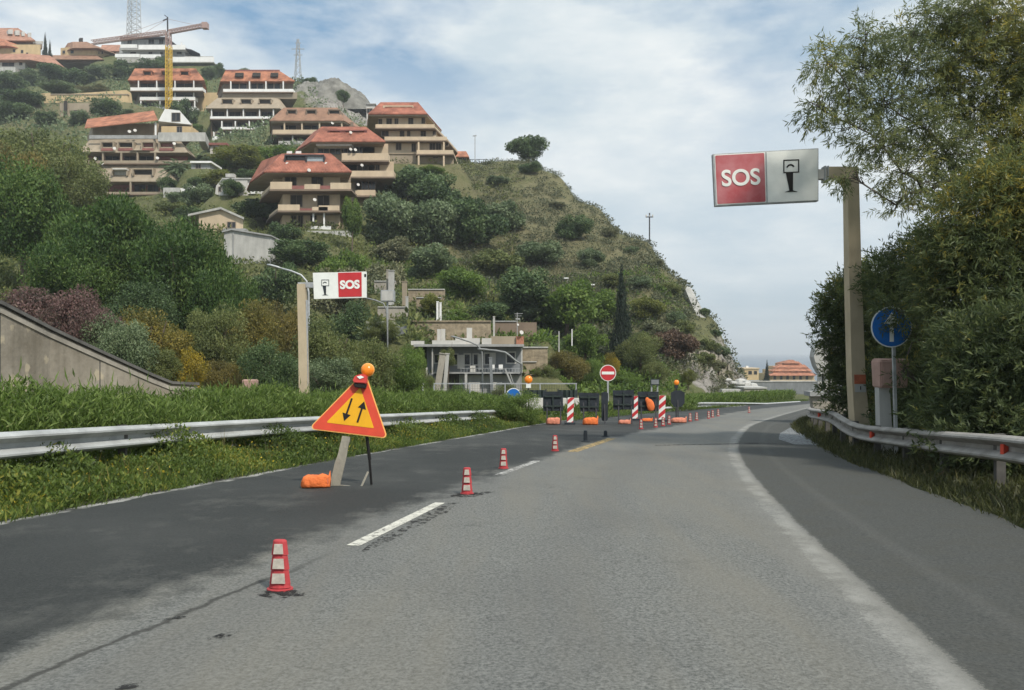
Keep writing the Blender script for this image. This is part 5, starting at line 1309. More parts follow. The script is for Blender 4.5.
# ------------------------------------------------------------------ buildings on the hillside
SKEW = []
class Bld:
    """building measured on its front: (a, b) are zoom coordinates ox+s*a, oy+s*b of the picture, depths in metres behind the front"""
    def __init__(s, name, label, cat, a, b, Y, z, group=None, depth=10):
        s.ox, s.oy, s.s = z; s.Y = Y; s.D = depth; px, row = s.ox+s.s*a, s.oy+s.s*b
        s.o = P(px, row, Y); s.root = empty(name, s.o, label, cat, group); s.k = Y/F*s.s
        if depth >= 9 and px < 480 and Y > 100: SKEW.append((s.root, (512-px)/F+.14, Y))
    def L(s, a, b, d=0.): return P(s.ox+s.s*a, s.oy+s.s*b, s.Y)-s.o+Vector((0, d, 0))
    def Q(s, a, b, d): return P(s.ox+s.s*a, s.oy+s.s*b, s.Y+d)-s.o      # keeps its picture place at depth d
    def boxes(s, name, m, lst, par=None, label=None):
        mb = MB()
        for a0, b0, a1, b1, d0, d1 in lst: q0 = s.Q(a0, b0, d0); q1 = s.Q(a1, b1, d0); mb.quadbox(q0, (q1.x, d1, q1.z))
        return mb.build(name, M[m], par or s.root, label=label)
    def wall(s, m, a0, b0, a1, b1, d0=0., d1=None, name='wall'): return s.boxes(name, m, [(a0, b0, a1, b1, d0, s.D if d1 is None else d1)])
    def slab(s, name, m, plan, b0, b1):
        """plan: (a, depth) corners, extruded between two rows"""
        dm = min(q[1] for q in plan); z0, z1 = s.Q(0, b1, dm).z, s.Q(0, b0, dm).z; x = lambda a: s.Q(a, 0, dm).x
        return MB().prism(plan, lambda p, t: (x(p[0]), p[1], z0+(z1-z0)*t)).build(name, M[m], s.root)
    def roof(s, m, bot, b_bot, topp, b_top, name='roof'):
        """hipped body between two plans of the same number of corners"""
        db = min(q[1] for q in bot); dt = min(q[1] for q in topp); z0, z1 = s.Q(0, b_bot, db).z, s.Q(0, b_top, dt).z
        e = .18
        xb = lambda a: s.Q(a, 0, db).x; xt = lambda a: s.Q(a, 0, dt).x
        MB().loft([[Vector((xb(a), d, z0-e)) for a, d in bot], [Vector((xb(a), d, z0)) for a, d in bot], [Vector((xt(a), d, z1)) for a, d in topp]]).build(name, M[m], s.root)
    def win(s, a0, b0, a1, b1, d=0., m='glass', fr='frame', mull=1):
        f = .07
        p0, p1 = s.Q(a0, b0, d), s.Q(a1, b1, d); x0, x1 = sorted((p0.x, p1.x)); z0, z1 = sorted((p0.z, p1.z))
        w = MB(); t = .10
        for q in ((x0-t, z0-t, x0, z1+t), (x1, z0-t, x1+t, z1+t), (x0, z1, x1, z1+t), (x0, z0-t, x1, z0)):
            w.quadbox((q[0], d-f, q[1]), (q[2], d+.02, q[3]))
        for i in range(mull):
            xm = x0+(x1-x0)*(i+1)/(mull+1); w.quadbox((xm-.03, d-f*.6, z0), (xm+.03, d+.01, z1))
        o = w.build('window', M[fr], s.root)
        MB().quadbox((x0, d-.015, z0), (x1, d+.02, z1)).build('pane', M[m], o)
        return o
    def dish(s, a, b, d=-.6, r=.5):
        r *= .55
        c = s.Q(a, b, d); n = 14; ax = Vector((.45, -.8, .35)).normalized(); u = ax.cross(Vector((0, 0, 1))).normalized(); v = u.cross(ax)
        rings = [[c+ax*(.16*(q*q))*r*1.6+(u*math.cos(2*math.pi*j/n)+v*math.sin(2*math.pi*j/n))*r*q for j in range(n)] for q in (1, .75, .45, .08)]
        rings += [[p-ax*.03 for p in rr] for rr in rings[::-1]]
        mb = MB().loft(rings); mb.bar(c, c+Vector((0, .25, -r*1.3)), .05); mb.build('satellite_dish', M['offwhite'], s.root)
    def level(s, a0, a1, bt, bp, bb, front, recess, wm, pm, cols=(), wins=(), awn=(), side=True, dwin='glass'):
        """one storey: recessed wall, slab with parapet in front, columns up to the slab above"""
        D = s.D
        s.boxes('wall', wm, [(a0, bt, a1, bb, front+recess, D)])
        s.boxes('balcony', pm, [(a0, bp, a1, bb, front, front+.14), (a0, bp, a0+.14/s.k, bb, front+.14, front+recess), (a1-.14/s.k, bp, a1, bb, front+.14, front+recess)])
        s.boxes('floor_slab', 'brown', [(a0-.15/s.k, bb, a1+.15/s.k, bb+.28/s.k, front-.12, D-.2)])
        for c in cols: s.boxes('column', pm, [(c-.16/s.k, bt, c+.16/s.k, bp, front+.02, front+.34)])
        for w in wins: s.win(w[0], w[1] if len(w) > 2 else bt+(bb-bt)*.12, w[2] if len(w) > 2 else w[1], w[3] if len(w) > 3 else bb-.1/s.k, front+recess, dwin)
        for w in awn:
            z0, z1 = s.L(0, w[3]).z, s.L(0, w[1]).z; x0, x1 = s.L(w[0], 0).x, s.L(w[2], 0).x
            MB().prism([(front-.3, z0), (front-.25, z0), (front+recess, z1), (front+recess, z1-.06)], lambda p, t: (x0+(x1-x0)*t, p[0], p[1])).build('awning', M['awning'], s.root)
gB = 'terraced apartment blocks on the hillside'
# --- front cream block (zoom frame 230,130)
z4 = (230, 130, .2344)
b = Bld('apartment_block', 'cream apartment block with red hipped roof nearest on the slope', 'building', 300, 420, 122, z4, gB, 11)
b.wall('cream', 225, 172, 470, 450, 1.2)
b.wall('cream', 185, 172, 226, 262, 2.4); b.wall('tan', 470, 172, 515, 420, 3.4)
b.roof('red_tile', [(58, 6), (145, -1.6), (520, -1.6), (520, 12), (58, 12)], 176, [(150, 7), (222, 2.2), (430, 2.2), (430, 10), (150, 10)], 100)
b.slab('eaves', 'tan', [(66, 6), (150, -1.35), (515, -1.35), (515, 11.9), (66, 11.9)], 178, 186)
b.boxes('dormer', 'darkmetal', [(232, 104, 402, 110, .2, 5), (232, 148, 402, 153, .2, 3), (232, 110, 236, 148, .25, 3), (398, 110, 402, 148, .25, 3), (322, 110, 327, 148, .25, 3)])
b.boxes('dormer_glass', 'glass', [(236, 110, 322, 148, .7, 4)]); b.boxes('dormer_screen', 'paleglass', [(327, 112, 398, 148, .5, 4)])
b.boxes('rooftop_unit', 'white', [(265, 90, 287, 102, 4, 4.8), (303, 90, 326, 102, 4, 4.8)])
for (bt, bp, bb, a0, a1) in ((186, 221, 252, 172, 516), (258, 318, 343, 205, 466)):
    b.slab('floor_slab', 'brown', [(a0-62, 5), (a0-3, -1.45), (a1+2, -1.45), (a1+2, 3), (a0-62, 9)], bb, bb+8)
    for q0, q1, dq in ((a0, a0+92, 0), (a0+145, a0+212, 10), (a1-88, a1, 4)): b.boxes('balcony', 'cream', [(q0, bp+dq, q1, bb, -1.3, -1.14)])
    b.slab('balcony_side', 'cream', [(a0-58, 4.9), (a0, -1.3), (a0, -1.1), (a0-54, 5.0)], bp+14, bb)
    for q0, q1 in ((a0+92, a0+145), (a0+212, a1-88)): b.boxes('railing', 'redwall', [(q0, bp+16, q1, bb, -1.28, -1.2)])
for w in ((236, 196, 282, 238), (350, 196, 396, 238), (260, 279, 307, 326), (375, 281, 422, 328), (262, 366, 282, 412), (292, 366, 310, 412), (345, 366, 368, 405)): b.win(*w, 1.2, 'shutter')
b.boxes('porch', 'white', [(398, 345, 404, 415, -.9, -.6), (352, 345, 358, 390, -.9, -.6), (345, 410, 430, 432, -1.2, -.9)])
b.boxes('garden_wall', 'palegrey', [(180, 430, 520, 470, -2.5, -2.1)])
for q in ((245, 145, .1), (337, 172, -1.7), (411, 145, .1), (361, 298, -1.6), (532, 373, -1.5)): b.dish(*q)
# --- block just behind (zoom frame 180,50)
z2 = (180, 50, .2344)
b = Bld('apartment_block', 'cream block with red hipped roof and wide dormer behind the front cream block', 'building', 690, 650, 139, z2, gB, 11)
b.roof('red_tile', [(470, 5), (560, -1.8), (876, -1.8), (876, 12), (470, 12)], 388, [(575, 5), (605, 1.6), (792, 1.6), (792, 10), (575, 10)], 327)
b.slab('eaves', 'tan', [(478, 5), (563, -1.6), (872, -1.6), (872, 11.9), (478, 11.9)], 390, 398)
b.boxes('dormer', 'redwall', [(630, 340, 798, 345, .0, 5), (630, 370, 798, 376, -.2, 2), (630, 345, 640, 370, .1, 3), (682, 345, 706, 370, .1, 3), (785, 345, 798, 370, .1, 3)])
b.boxes('dormer_glass', 'glass', [(640, 345, 682, 370, .6, 4), (706, 345, 785, 370, .6, 4)])
b.wall('tan', 575, 396, 830, 660, 1.0)
b.level(690, 888, 400, 440, 470, -1.2, 2.2, 'cream', 'cream', (), ((700, 410, 730, 445), (750, 412, 778, 445)))
b.level(700, 912, 476, 515, 540, -1.6, 2.6, 'cream', 'cream', (), ((758, 480, 802, 515), (835, 482, 850, 512)), dwin='shutter')
b.level(748, 832, 546, 597, 620, -1.2, 2.2, 'cream', 'cream', (), ((776, 556, 802, 594), (806, 556, 832, 594)))
for w in ((590, 410, 635, 440), (640, 412, 685, 445)): b.win(*w, 1.0, 'glass')
b.boxes('awning', 'awning', [(580, 394, 732, 408, -1.2, .9)])
b.wall('tan', 748, 625, 832, 700, 1.2)
for q in ((728, 352, -.5), (728, 424, -1.6), (748, 426, -1.6), (776, 492, -1.9), (760, 575, -1.6)): b.dish(*q)
# --- red roofed block at the right end of the row (zoom frame 360,90)
z5 = (360, 90, .1172)
b = Bld('apartment_block', 'red roofed cream block at the right end of the row by the hilltop road', 'building', 450, 620, 157, z5, gB, 12)
b.roof('red_tile', [(70, -1.5), (575, -1.5), (745, 10), (745, 14), (70, 14)], 200, [(175, 1.5), (495, 1.5), (560, 9), (560, 12), (175, 12)], 104)
b.slab('eaves', 'tan', [(75, -1.3), (573, -1.3), (742, 10), (742, 13.9), (75, 13.9)], 203, 222)
b.boxes('dormer', 'cream', [(195, 132, 455, 142, .0, 6), (195, 186, 455, 196, -.6, 2), (195, 142, 210, 186, 0, 3), (275, 142, 345, 186, .1, 3), (380, 142, 405, 186, .1, 3), (447, 142, 455, 186, 0, 3)])
b.boxes('dormer_glass', 'glass', [(210, 142, 275, 186, .6, 4), (345, 142, 380, 186, .6, 4), (405, 142, 447, 186, .6, 4)])
for (bt, bp, bb, a0, a1, dx, ws) in ((222, 292, 322, 128, 640, 140, ((228, 246, 270, 306), (298, 246, 324, 292), (415, 236, 452, 292), (528, 238, 552, 285), (160, 250, 186, 300))),
                        (322, 398, 428, 205, 745, 130, ((186, 350, 242, 392), (343, 348, 375, 405), (405, 342, 426, 392), (520, 336, 560, 396), (624, 342, 646, 382))),
                        (428, 512, 545, 480, 800, 80, ((310, 450, 350, 510), (443, 458, 474, 524), (596, 446, 640, 512), (650, 446, 690, 512), (730, 452, 752, 478)))):
    aw = a0+30 if a0 < 400 else 165
    b.slab('wall', 'cream', [(aw, 0), (a1-105, 0), (a1-20, 7), (a1-20, 12), (aw, 12)], bt, bb)
    b.slab('floor_slab', 'brown', [(a0, -1.5), (a1, -1.5), (a1+dx, 8), (a1+dx, 11), (a0, 11)], bb, bb+10)
    b.slab('balcony', 'cream', [(a0+4, -1.42), (a1-4, -1.42), (a1-4, -1.25), (a0+4, -1.25)], bp, bb)
    b.slab('balcony_side', 'cream', [(a1-3, -1.42), (a1+dx-3, 7.9), (a1+dx-6, 8), (a1-8, -1.25)], bp+14, bb)
    for w in ws: b.win(*w, 0, 'shutter')
for c in (500, 715): b.boxes('column', 'cream', [(c-7, 428, c+7, 700, -1.4, -1.1)])
b.boxes('wall', 'tan', [(165, 545, 800, 720, .2, 12)]); b.win(625, 560, 665, 578, .2)
# --- brown roofed block behind (zoom frame 180,50)
b = Bld('apartment_block', 'block with a long brown roof and three dormers below the rock outcrop', 'building', 560, 390, 200, z2, gB, 12)
b.roof('brown_tile', [(382, -2), (700, -2), (800, 8), (800, 14), (382, 14)], 300, [(442, 2), (672, 2), (720, 8), (720, 12), (442, 12)], 246)
b.slab('eaves', 'tan', [(388, -1.8), (698, -1.8), (796, 8), (796, 13.9), (388, 13.9)], 303, 309)
for a0, a1 in ((455, 498), (536, 582), (632, 684)):
    b.boxes('dormer', 'brown', [(a0, 252, a1, 257, -.4, 4), (a0, 257, a0+5, 279, -.3, 3), (a1-5, 257, a1, 279, -.3, 3)]); b.boxes('dormer_glass', 'shutter', [(a0+5, 257, a1-5, 279, .1, 3)])
b.level(395, 740, 308, 340, 357, -1.6, 2.6, 'brown', 'cream', (445, 520, 595, 690), ((430, 495), (530, 590), (620, 680)))
b.level(420, 700, 364, 388, 405, -1.2, 2.2, 'brown', 'palegrey', (480, 560, 640), ((440, 500), (520, 600)))
b.dish(650, 312, -1.8, .7)
# --- tall stepped block (zoom frame 180,50)
b = Bld('apartment_block', 'tall stepped block with orange roof and five rows of white balconies', 'building', 300, 385, 240, z2, gB, 16)
b.roof('orange_tile', [(172, 5), (490, 5), (490, 18), (172, 18)], 131, [(210, 8), (438, 8), (438, 16), (210, 16)], 87)
b.boxes('ridge_cap', 'redwall', [(208, 84, 440, 90, 7.7, 16)])
for a0, a1 in ((236, 272), (310, 344), (388, 420)): b.boxes('dormer', 'shutter', [(a0, 97, a1, 112, 5.0, 9)])
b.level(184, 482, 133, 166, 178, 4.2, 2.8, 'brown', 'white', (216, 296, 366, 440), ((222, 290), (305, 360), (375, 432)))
b.boxes('wall', 'tan', [(182, 180, 500, 208, 5, 16)])
b.roof('tan', [(108, -2.2), (425, -2.2), (450, 5), (100, 5)], 247, [(160, 3.5), (400, 3.5), (420, 5), (150, 5)], 204, 'lower_roof')
for a0, a1 in ((180, 222), (260, 302), (338, 386)):
    b.boxes('dormer', 'tan', [(a0-3, 206, a1+3, 210, -.7, 4), (a0-3, 210, a0, 227, -.6, 3), (a1, 210, a1+3, 227, -.6, 3)]); b.boxes('dormer_glass', 'shutter', [(a0, 210, a1, 227, .0, 4)])
b.slab('side_wedge', 'tan', [(105, 4), (132, -1.2), (132, 10), (105, 12)], 250, 390)
for (bt, bp, bb, a0, a1, f) in ((252, 283, 293, 128, 404, -1.8), (303, 328, 338, 172, 410, -2.0), (348, 368, 390, 138, 432, -3.6)):
    q = (a1-a0)/4
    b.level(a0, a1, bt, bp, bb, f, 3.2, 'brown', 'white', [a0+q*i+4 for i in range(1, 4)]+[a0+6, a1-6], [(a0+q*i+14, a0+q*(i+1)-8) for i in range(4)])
b.boxes('wall', 'palegrey', [(140, 392, 430, 430, -2, 16)])
# --- block behind the crane (zoom frame 0,0)
z1 = (0, 0, .2344)
b = Bld('apartment_block', 'three storey block with orange roof and white balconies behind the crane', 'building', 700, 478, 262, z1, gB, 14)
b.roof('orange_tile', [(545, -2), (872, -2), (872, 14), (545, 14)], 341, [(575, 3), (835, 3), (835, 12), (575, 12)], 292)
for a0, a1 in ((612, 643), (690, 722), (770, 803)):
    b.boxes('dormer', 'orange_tile', [(a0-3, 300, a1+3, 304, -.6, 4), (a0-3, 304, a0, 319, -.5, 3), (a1, 304, a1+3, 319, -.5, 3)]); b.boxes('dormer_glass', 'shutter', [(a0, 304, a1, 319, .1, 4)])
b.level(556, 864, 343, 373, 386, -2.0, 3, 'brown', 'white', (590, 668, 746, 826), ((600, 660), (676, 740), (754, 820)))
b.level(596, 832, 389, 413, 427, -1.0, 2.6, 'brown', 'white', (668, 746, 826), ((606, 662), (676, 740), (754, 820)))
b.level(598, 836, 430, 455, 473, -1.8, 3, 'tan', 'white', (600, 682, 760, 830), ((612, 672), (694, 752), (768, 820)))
for t, (r0, r1) in enumerate(((372, 404), (404, 440), (446, 478))): b.slab('side_wedge', 'tan', [(540, 6), (592, -.6), (592, 9), (540, 10)], r0, r1-4)
b.boxes('wall', 'ochre', [(820, 395, 935, 478, 4, 8)])
# --- left block with the long orange roof (zoom frame 60,100)
z3 = (60, 100, .2344)
b = Bld('apartment_block', 'tan and red block with long sloping orange roof and white gable end', 'building', 300, 400, 168, z3, gB, 13)
mb = MB(); x = lambda a: b.L(a, 0).x; zz = lambda r: b.L(0, r).z
mb.loft([[Vector((x(122), -1.6, zz(131))), Vector((x(432), -1.6, zz(97))), Vector((x(432), -1.6, zz(94))), Vector((x(122), -1.6, zz(127)))],
         [b.Q(165, 84, 6), b.Q(448, 48, 6), b.Q(448, 45, 6), b.Q(165, 81, 6)]]); mb.build('roof', M['orange_tile'], b.root)
MB().prism([(430, 97), (458, 45), (520, 52), (572, 112)], lambda p, t: b.L(p[0], p[1], -1.2+9*t)).build('gable_wall', M['white'], b.root)
b.win(478, 56, 512, 90, -1.22, 'glass')
b.boxes('skylight', 'paleglass', [(190, 92, 204, 97, 1.9, 2.6), (212, 90, 226, 95, 1.9, 2.6)])
b.wall('tan', 140, 100, 565, 165, 2.4); b.boxes('column', 'white', [(404, 95, 411, 165, -1.0, -.8)])
b.boxes('wall', 'ochre', [(432, 112, 560, 142, -.9, 3)]); b.win(500, 114, 520, 140, -.9)
b.boxes('railing', 'grey', [(125, 150, 420, 165, -1.9, -1.8)]); b.boxes('terrace_parapet', 'palegrey', [(418, 138, 618, 176, -2.4, -2.2), (590, 138, 620, 176, -2.2, 5)])
b.roof('tan', [(80, -2.6), (545, -2.6), (560, 4), (80, 4)], 221, [(130, .2), (510, .2), (520, 4), (130, 4)], 167, 'upper_mansard')
for a0, a1, c in ((176, 224, 'shutter'), (248, 308, 'shutter'), (350, 398, 'redwall'), (424, 482, 'redwall')):
    b.boxes('recess_frame', 'tan', [(a0-5, 176, a1+5, 181, -2.2, 1), (a0-5, 181, a0, 215, -2.4, .4), (a1, 181, a1+5, 215, -2.4, .4)]); b.boxes('recess', c, [(a0, 181, a1, 210, -1.5, .5)]); b.boxes('recess_parapet', 'redwall', [(a0, 205, a1, 216, -2.6, -2.4)])
b.level(85, 545, 223, 258, 268, -2.8, 3.4, 'redwall', 'tan', (182, 260, 330, 405), ((150, 235, 180, 262), (196, 235, 252, 262), (275, 233, 322, 262), (340, 233, 398, 262)), ((150, 226, 260, 236), (325, 222, 410, 230)))
b.roof('tan', [(70, -4.2), (480, -4.2), (490, 2), (70, 2)], 345, [(100, -1.6), (425, -1.6), (430, 2), (100, 2)], 270, 'lower_mansard')
for a0, a1, r0, r1, c in ((95, 168, 306, 330, 'redwall'), (224, 282, 294, 322, 'palegrey'), (312, 392, 296, 322, 'shutter')):
    b.boxes('recess_frame', 'tan', [(a0-5, r0-6, a1+5, r0, -4.0, -1), (a0-5, r0, a0, r1, -4.1, -1.5), (a1, r0, a1+5, r1, -4.1, -1.5)]); b.boxes('recess', c, [(a0, r0, a1, r1, -3.3, -1.5)])
b.boxes('awning', 'awning', [(224, 291, 282, 296, -4.6, -3.4)])
b.level(200, 470, 347, 392, 400, -4.2, 3, 'redwall', 'tan', (300, 430), ((318, 352, 365, 390), (375, 352, 420, 390)))
b.boxes('wall', 'tan', [(90, 345, 205, 440, -1.5, 8), (200, 402, 470, 450, -1.5, 8)])
for q in ((296, 135, -1.5), (320, 130, -1.5), (150, 250, -3), (178, 270, -4.4), (232, 207, -2.9), (487, 186, -2.9), (415, 248, -3.1)): b.dish(*q, .62)
# --- white cottage, cream gabled house, block wall
b = Bld('cottage', 'small whitewashed cottage between the tan block and cream block', 'building', 740, 400, 138, z3, None, 6)
b.wall('offwhite', 690, 338, 800, 420, 0); MB().prism([(660, 400), (664, 365), (692, 330), (692, 410)], lambda p, t: b.L(p[0], p[1], .2+4*t)).build('sloping_wing', M['offwhite'], b.root)
b.boxes('water_tank', 'palegrey', [(706, 314, 742, 328, 1.5, 2.6)]); b.boxes('roof_slab', 'palegrey', [(690, 332, 842, 338, -.15, 6)]); b.wall('white', 800, 340, 842, 400, .3); b.win(678, 372, 686, 390, .2, mull=0); b.win(745, 350, 762, 372, 0)
b = Bld('gabled_house', 'cream gabled house with twin window beside the dark pines', 'building', 690, 550, 114, z3, None, 9)
MB().prism([(592, 486), (690, 470), (781, 505), (781, 560), (592, 560)], lambda p, t: b.L(p[0], p[1], 9*t)).build('wall', M['cream'], b.root)
mb = MB()
for (a0, r0), (a1, r1) in (((552, 489), (691, 459)), ((691, 459), (790, 503))):
    mb.loft([[b.L(a0, r0, -.5), b.L(a1, r1, -.5), b.L(a1, r1+9, -.5), b.L(a0, r0+9, -.5)], [b.L(a0, r0, 9.3), b.L(a1, r1, 9.3), b.L(a1, r1+9, 9.3), b.L(a0, r0+9, 9.3)]])
mb.build('roof', M['palegrey'], b.root); b.win(716, 522, 730, 545, 0, mull=0); b.win(735, 522, 748, 545, 0, mull=0); b.boxes('base_ledge', 'grey', [(690, 548, 790, 556, -.4, 1)])
b = Bld('outbuilding', 'plain windowless pale grey-green outbuilding below the gabled house', 'building', 800, 690, 106, z3, None, 8)
MB().prism([(700, 560), (735, 552), (897, 580), (900, 720), (700, 720)], lambda p, t: b.L(p[0], p[1], 8*t)).build('wall', M['palegrey'], b.root)
MB().prism([(694, 560), (735, 549), (903, 577), (903, 583), (735, 556), (694, 566)], lambda p, t: b.L(p[0], p[1], -.3+8.6*t)).build('roof_edge', M['grey'], b.root)
MB().prism([(737, 556), (742, 557), (742, 720), (737, 720)], lambda p, t: b.L(p[0], p[1], -.09+.08*t)).build('downpipe', M['grey'], b.root)
# little sheds above the palm
b = Bld('shed', 'low pale shed with flat roof right of the palm', 'building', 600, 270, 158, z3, None, 5)
b.wall('grey', 560, 268, 640, 300, 0); b.boxes('roof', 'white', [(555, 260, 645, 268, -.6, 5.2)]); b.win(580, 274, 600, 292, 0)
b = Bld('shed', 'small reddish house with white wall below the stepped block', 'building', 670, 230, 172, z3, None, 6)
b.wall('offwhite', 640, 192, 708, 235, 0); b.boxes('roof', 'redwall', [(632, 182, 712, 192, -.5, 6.2)]); b.win(655, 202, 672, 222, 0)
b = Bld('shed', 'pale wall and dark van port below the palm', 'building', 530, 400, 146, z3, None, 5)
b.wall('palegrey', 440, 374, 512, 420, 0); b.wall('shutter', 486, 396, 545, 440, -.3); b.boxes('parapet', 'white', [(512, 376, 568, 392, .2, .6), (546, 365, 566, 400, .1, 3)])
# ochre terrace wall
b = Bld('terrace_wall', 'long ochre terrace wall on the upper slope left of the crane block', 'wall', 330, 430, 250, z1, None, 1)
MB().prism([(118, 405), (210, 396), (212, 406), (420, 392), (540, 384), (548, 440), (420, 440), (210, 452), (118, 445)], lambda p, t: b.L(p[0], p[1], .0+3*t)).build('wall_face', M['ochre'], b.root)
b.boxes('coping', 'tan', [(215, 400, 545, 404, -.2, 1)] )
b = Bld('terrace_wall', 'lower ochre retaining wall with doorways beneath the long terrace wall', 'wall', 300, 470, 232, z1, None, 1)
b.wall('tan', 255, 440, 382, 505, 0, 3); b.boxes('doorway', 'shutter', [(315, 470, 335, 505, -.05, .1), (272, 430, 285, 505, -.6, -.3)])
# --- upper row
b = Bld('terraced_villa', 'white flat-roofed terraced villa on the skyline behind the crane', 'building', 400, 560, 330, (110, 0, .1172), None, 16)
b.slab('roof', 'darkmetal', [(84, 0), (480, 0), (575, 12), (575, 16), (84, 16)], 312, 322)
b.slab('wall', 'grey', [(95, 2), (470, 2), (560, 12), (560, 15), (95, 15)], 322, 400)
b.slab('wall', 'grey', [(80, .5), (640, .5), (765, 12), (765, 16), (80, 16)], 402, 480)
b.slab('wall', 'palegrey', [(60, .0), (880, .0), (880, 16), (60, 16)], 480, 600)
b.slab('balcony', 'white', [(88, -2), (228, -2), (228, -1.6), (88, -1.6)], 378, 408); b.slab('balcony', 'white', [(242, -2), (640, -2), (640, -1.6), (242, -1.6)], 382, 420)
b.slab('balcony', 'white', [(42, -3.5), (250, -3.5), (250, -3), (42, -3)], 460, 488); b.slab('balcony', 'white', [(258, -3.5), (430, -3.5), (430, -3), (258, -3)], 464, 494); b.slab('balcony', 'white', [(536, -3.5), (885, -3.5), (885, -3), (536, -3)], 486, 530)
b.slab('balcony_floor', 'palegrey', [(88, -2), (640, -2), (640, 2), (88, 2)], 420, 424); b.slab('balcony_floor', 'palegrey', [(42, -3.5), (885, -3.5), (885, 1), (42, 1)], 528, 534)
mb = MB(); 
mb.loft([[b.L(640, 420, -1), b.L(700, 428, -1), b.L(775, 464, -1), b.L(775, 470, -1), b.L(700, 436, -1), b.L(640, 428, -1)], [b.L(640, 420, 12), b.L(700, 428, 12), b.L(775, 464, 12), b.L(775, 470, 12), b.L(700, 436, 12), b.L(640, 428, 12)]]); mb.build('curved_roof', M['darkmetal'], b.root)
for w in ((150, 330, 185, 372), (330, 336, 375, 374), (420, 338, 455, 374)): b.win(*w, 2.0, 'glass')
for w in ((175, 428, 220, 458), (330, 430, 360, 460), (430, 430, 450, 462), (570, 432, 610, 462)): b.win(*w, .5, 'glass')
b.boxes('chimney', 'white', [(604, 360, 612, 402, 4, 4.6)])
b = Bld('hip_roofed_house', 'ochre house with low brown hip roof and chimney on the skyline', 'building', 650, 320, 335, (0, 20, .1172), None, 14)
b.slab('wall', 'ochre', [(500, 1.5), (620, 0), (820, 0), (900, 6), (900, 14), (500, 14)], 228, 300)
b.roof('brown_tile', [(445, 4), (620, -2.5), (840, -2.5), (945, 6), (945, 17), (445, 17)], 236, [(560, 5), (620, 3.5), (740, 3.5), (770, 7), (770, 12), (560, 12)], 186)
b.boxes('chimney', 'shutter', [(682, 152, 708, 190, 6, 7.2)])
for w in ((535, 262, 555, 284), (604, 256, 628, 284), (832, 262, 846, 288), (868, 262, 880, 286)): b.win(*w, -.02 if 600 < w[0] < 830 else .9, 'glass', mull=0)
b.roof('brown_tile', [(300, -4), (880, -4), (880, 2), (300, 2)], 334, [(380, 0), (820, 0), (820, 2), (380, 2)], 300, 'terrace_roof'); b.wall('brown', 320, 334, 860, 370, -1)
b = Bld('red_roofed_house', 'house with pinkish roof between hip-roofed house and white villa', 'building', 940, 300, 342, (0, 20, .1172), None, 10)
b.wall('offwhite', 900, 262, 1040, 330, 0); b.roof('pink_tile', [(850, -1), (1050, -1), (1050, 10), (850, 10)], 262, [(870, 4), (1040, 4), (1040, 6), (870, 6)], 212); b.win(960, 272, 985, 295, 0)
b = Bld('terraced_complex', 'large pinkish roofed complex cut by the left edge of the photo, top', 'building', 150, 420, 318, (0, 20, .1172), None, 18)
b.wall('tan', -160, 130, 300, 235, 8, 22); b.roof('pink_tile', [(-200, 5), (300, 5), (345, 14), (345, 24), (-200, 24)], 172, [(-200, 11), (240, 11), (262, 14), (262, 22), (-200, 22)], 68)
b.boxes('dormer', 'offwhite', [(70, 80, 110, 118, 6.5, 11), (130, 88, 168, 128, 6.5, 11), (185, 98, 212, 136, 6.5, 11), (240, 108, 268, 146, 6.5, 11)])
b.boxes('balcony', 'brown', [(150, 205, 362, 240, 6, 12)]); b.boxes('railing', 'palegrey', [(280, 180, 365, 200, 6, 6.3)])
b.wall('ochre', -160, 210, 345, 300, 2, 16); b.roof('orange_tile', [(-200, -.5), (60, -.5), (175, 4), (175, 16), (-200, 16)], 216, [(-200, 5), (20, 5), (60, 7), (60, 12), (-200, 12)], 160, 'lower_roof')
for w in ((112, 252, 130, 274), (180, 258, 198, 282), (225, 280, 240, 296)): b.win(*w, 2.0, 'glass', mull=0)
b.roof('pink_tile', [(-200, -4), (250, -4), (440, 2), (440, 6), (-200, 6)], 336, [(-200, 1), (240, 1), (400, 3), (400, 6), (-200, 6)], 288, 'veranda_roof')
b.wall('offwhite', -160, 336, 215, 420, -1, 12); b.wall('palegrey', -160, 400, 130, 520, -5, 8)
for w in ((20, 345, 120, 395), (165, 345, 190, 385)): b.win(*w, -1, 'glass')
for w in ((40, 440, 60, 490),): b.win(*w, -5, 'glass')
# small house and road by the hilltop
b = Bld('kiosk', 'tiny orange roofed house beside the hilltop road', 'building', 870, 640, 186, z5, None, 5)
b.wall('tan', 825, 565, 915, 640, 0); b.roof('orange_tile', [(815, -.8), (930, -.8), (930, 6), (815, 6)], 566, [(830, 2), (905, 2), (905, 3), (830, 3)], 522); b.win(840, 580, 870, 620, 0); b.win(880, 580, 905, 620, 0)
b = Bld('road_parapet', 'pale concrete parapet of the road crossing the hilltop', 'wall', 950, 690, 188, z5, None, 1)
b.boxes('wall_face', 'palegrey', [(780, 672, 1010, 720, -1, -.6)]); b.boxes('railing', 'darkmetal', [(900, 590, 1090, 594, -.9, -.8), (900, 620, 1090, 624, -.9, -.8)]+[(a, 590, a+5, 672, -.9, -.8) for a in range(900, 1095, 38)])
c = P(463.5, 169.5, 187); root = empty('parked_car', c, 'tiny white car parked on the hilltop road by the kiosk', 'car')
MB().loft([[(-2.0,-.85,.3),(2.0,-.85,.3),(2.0,.85,.3),(-2.0,.85,.3)],[(-2.05,-.88,.8),(2.05,-.88,.75),(2.05,.88,.75),(-2.05,.88,.8)],[(-1.95,-.8,.95),(1.1,-.8,.95),(1.1,.8,.95),(-1.95,.8,.95)]]).build('body', M['white'], root)
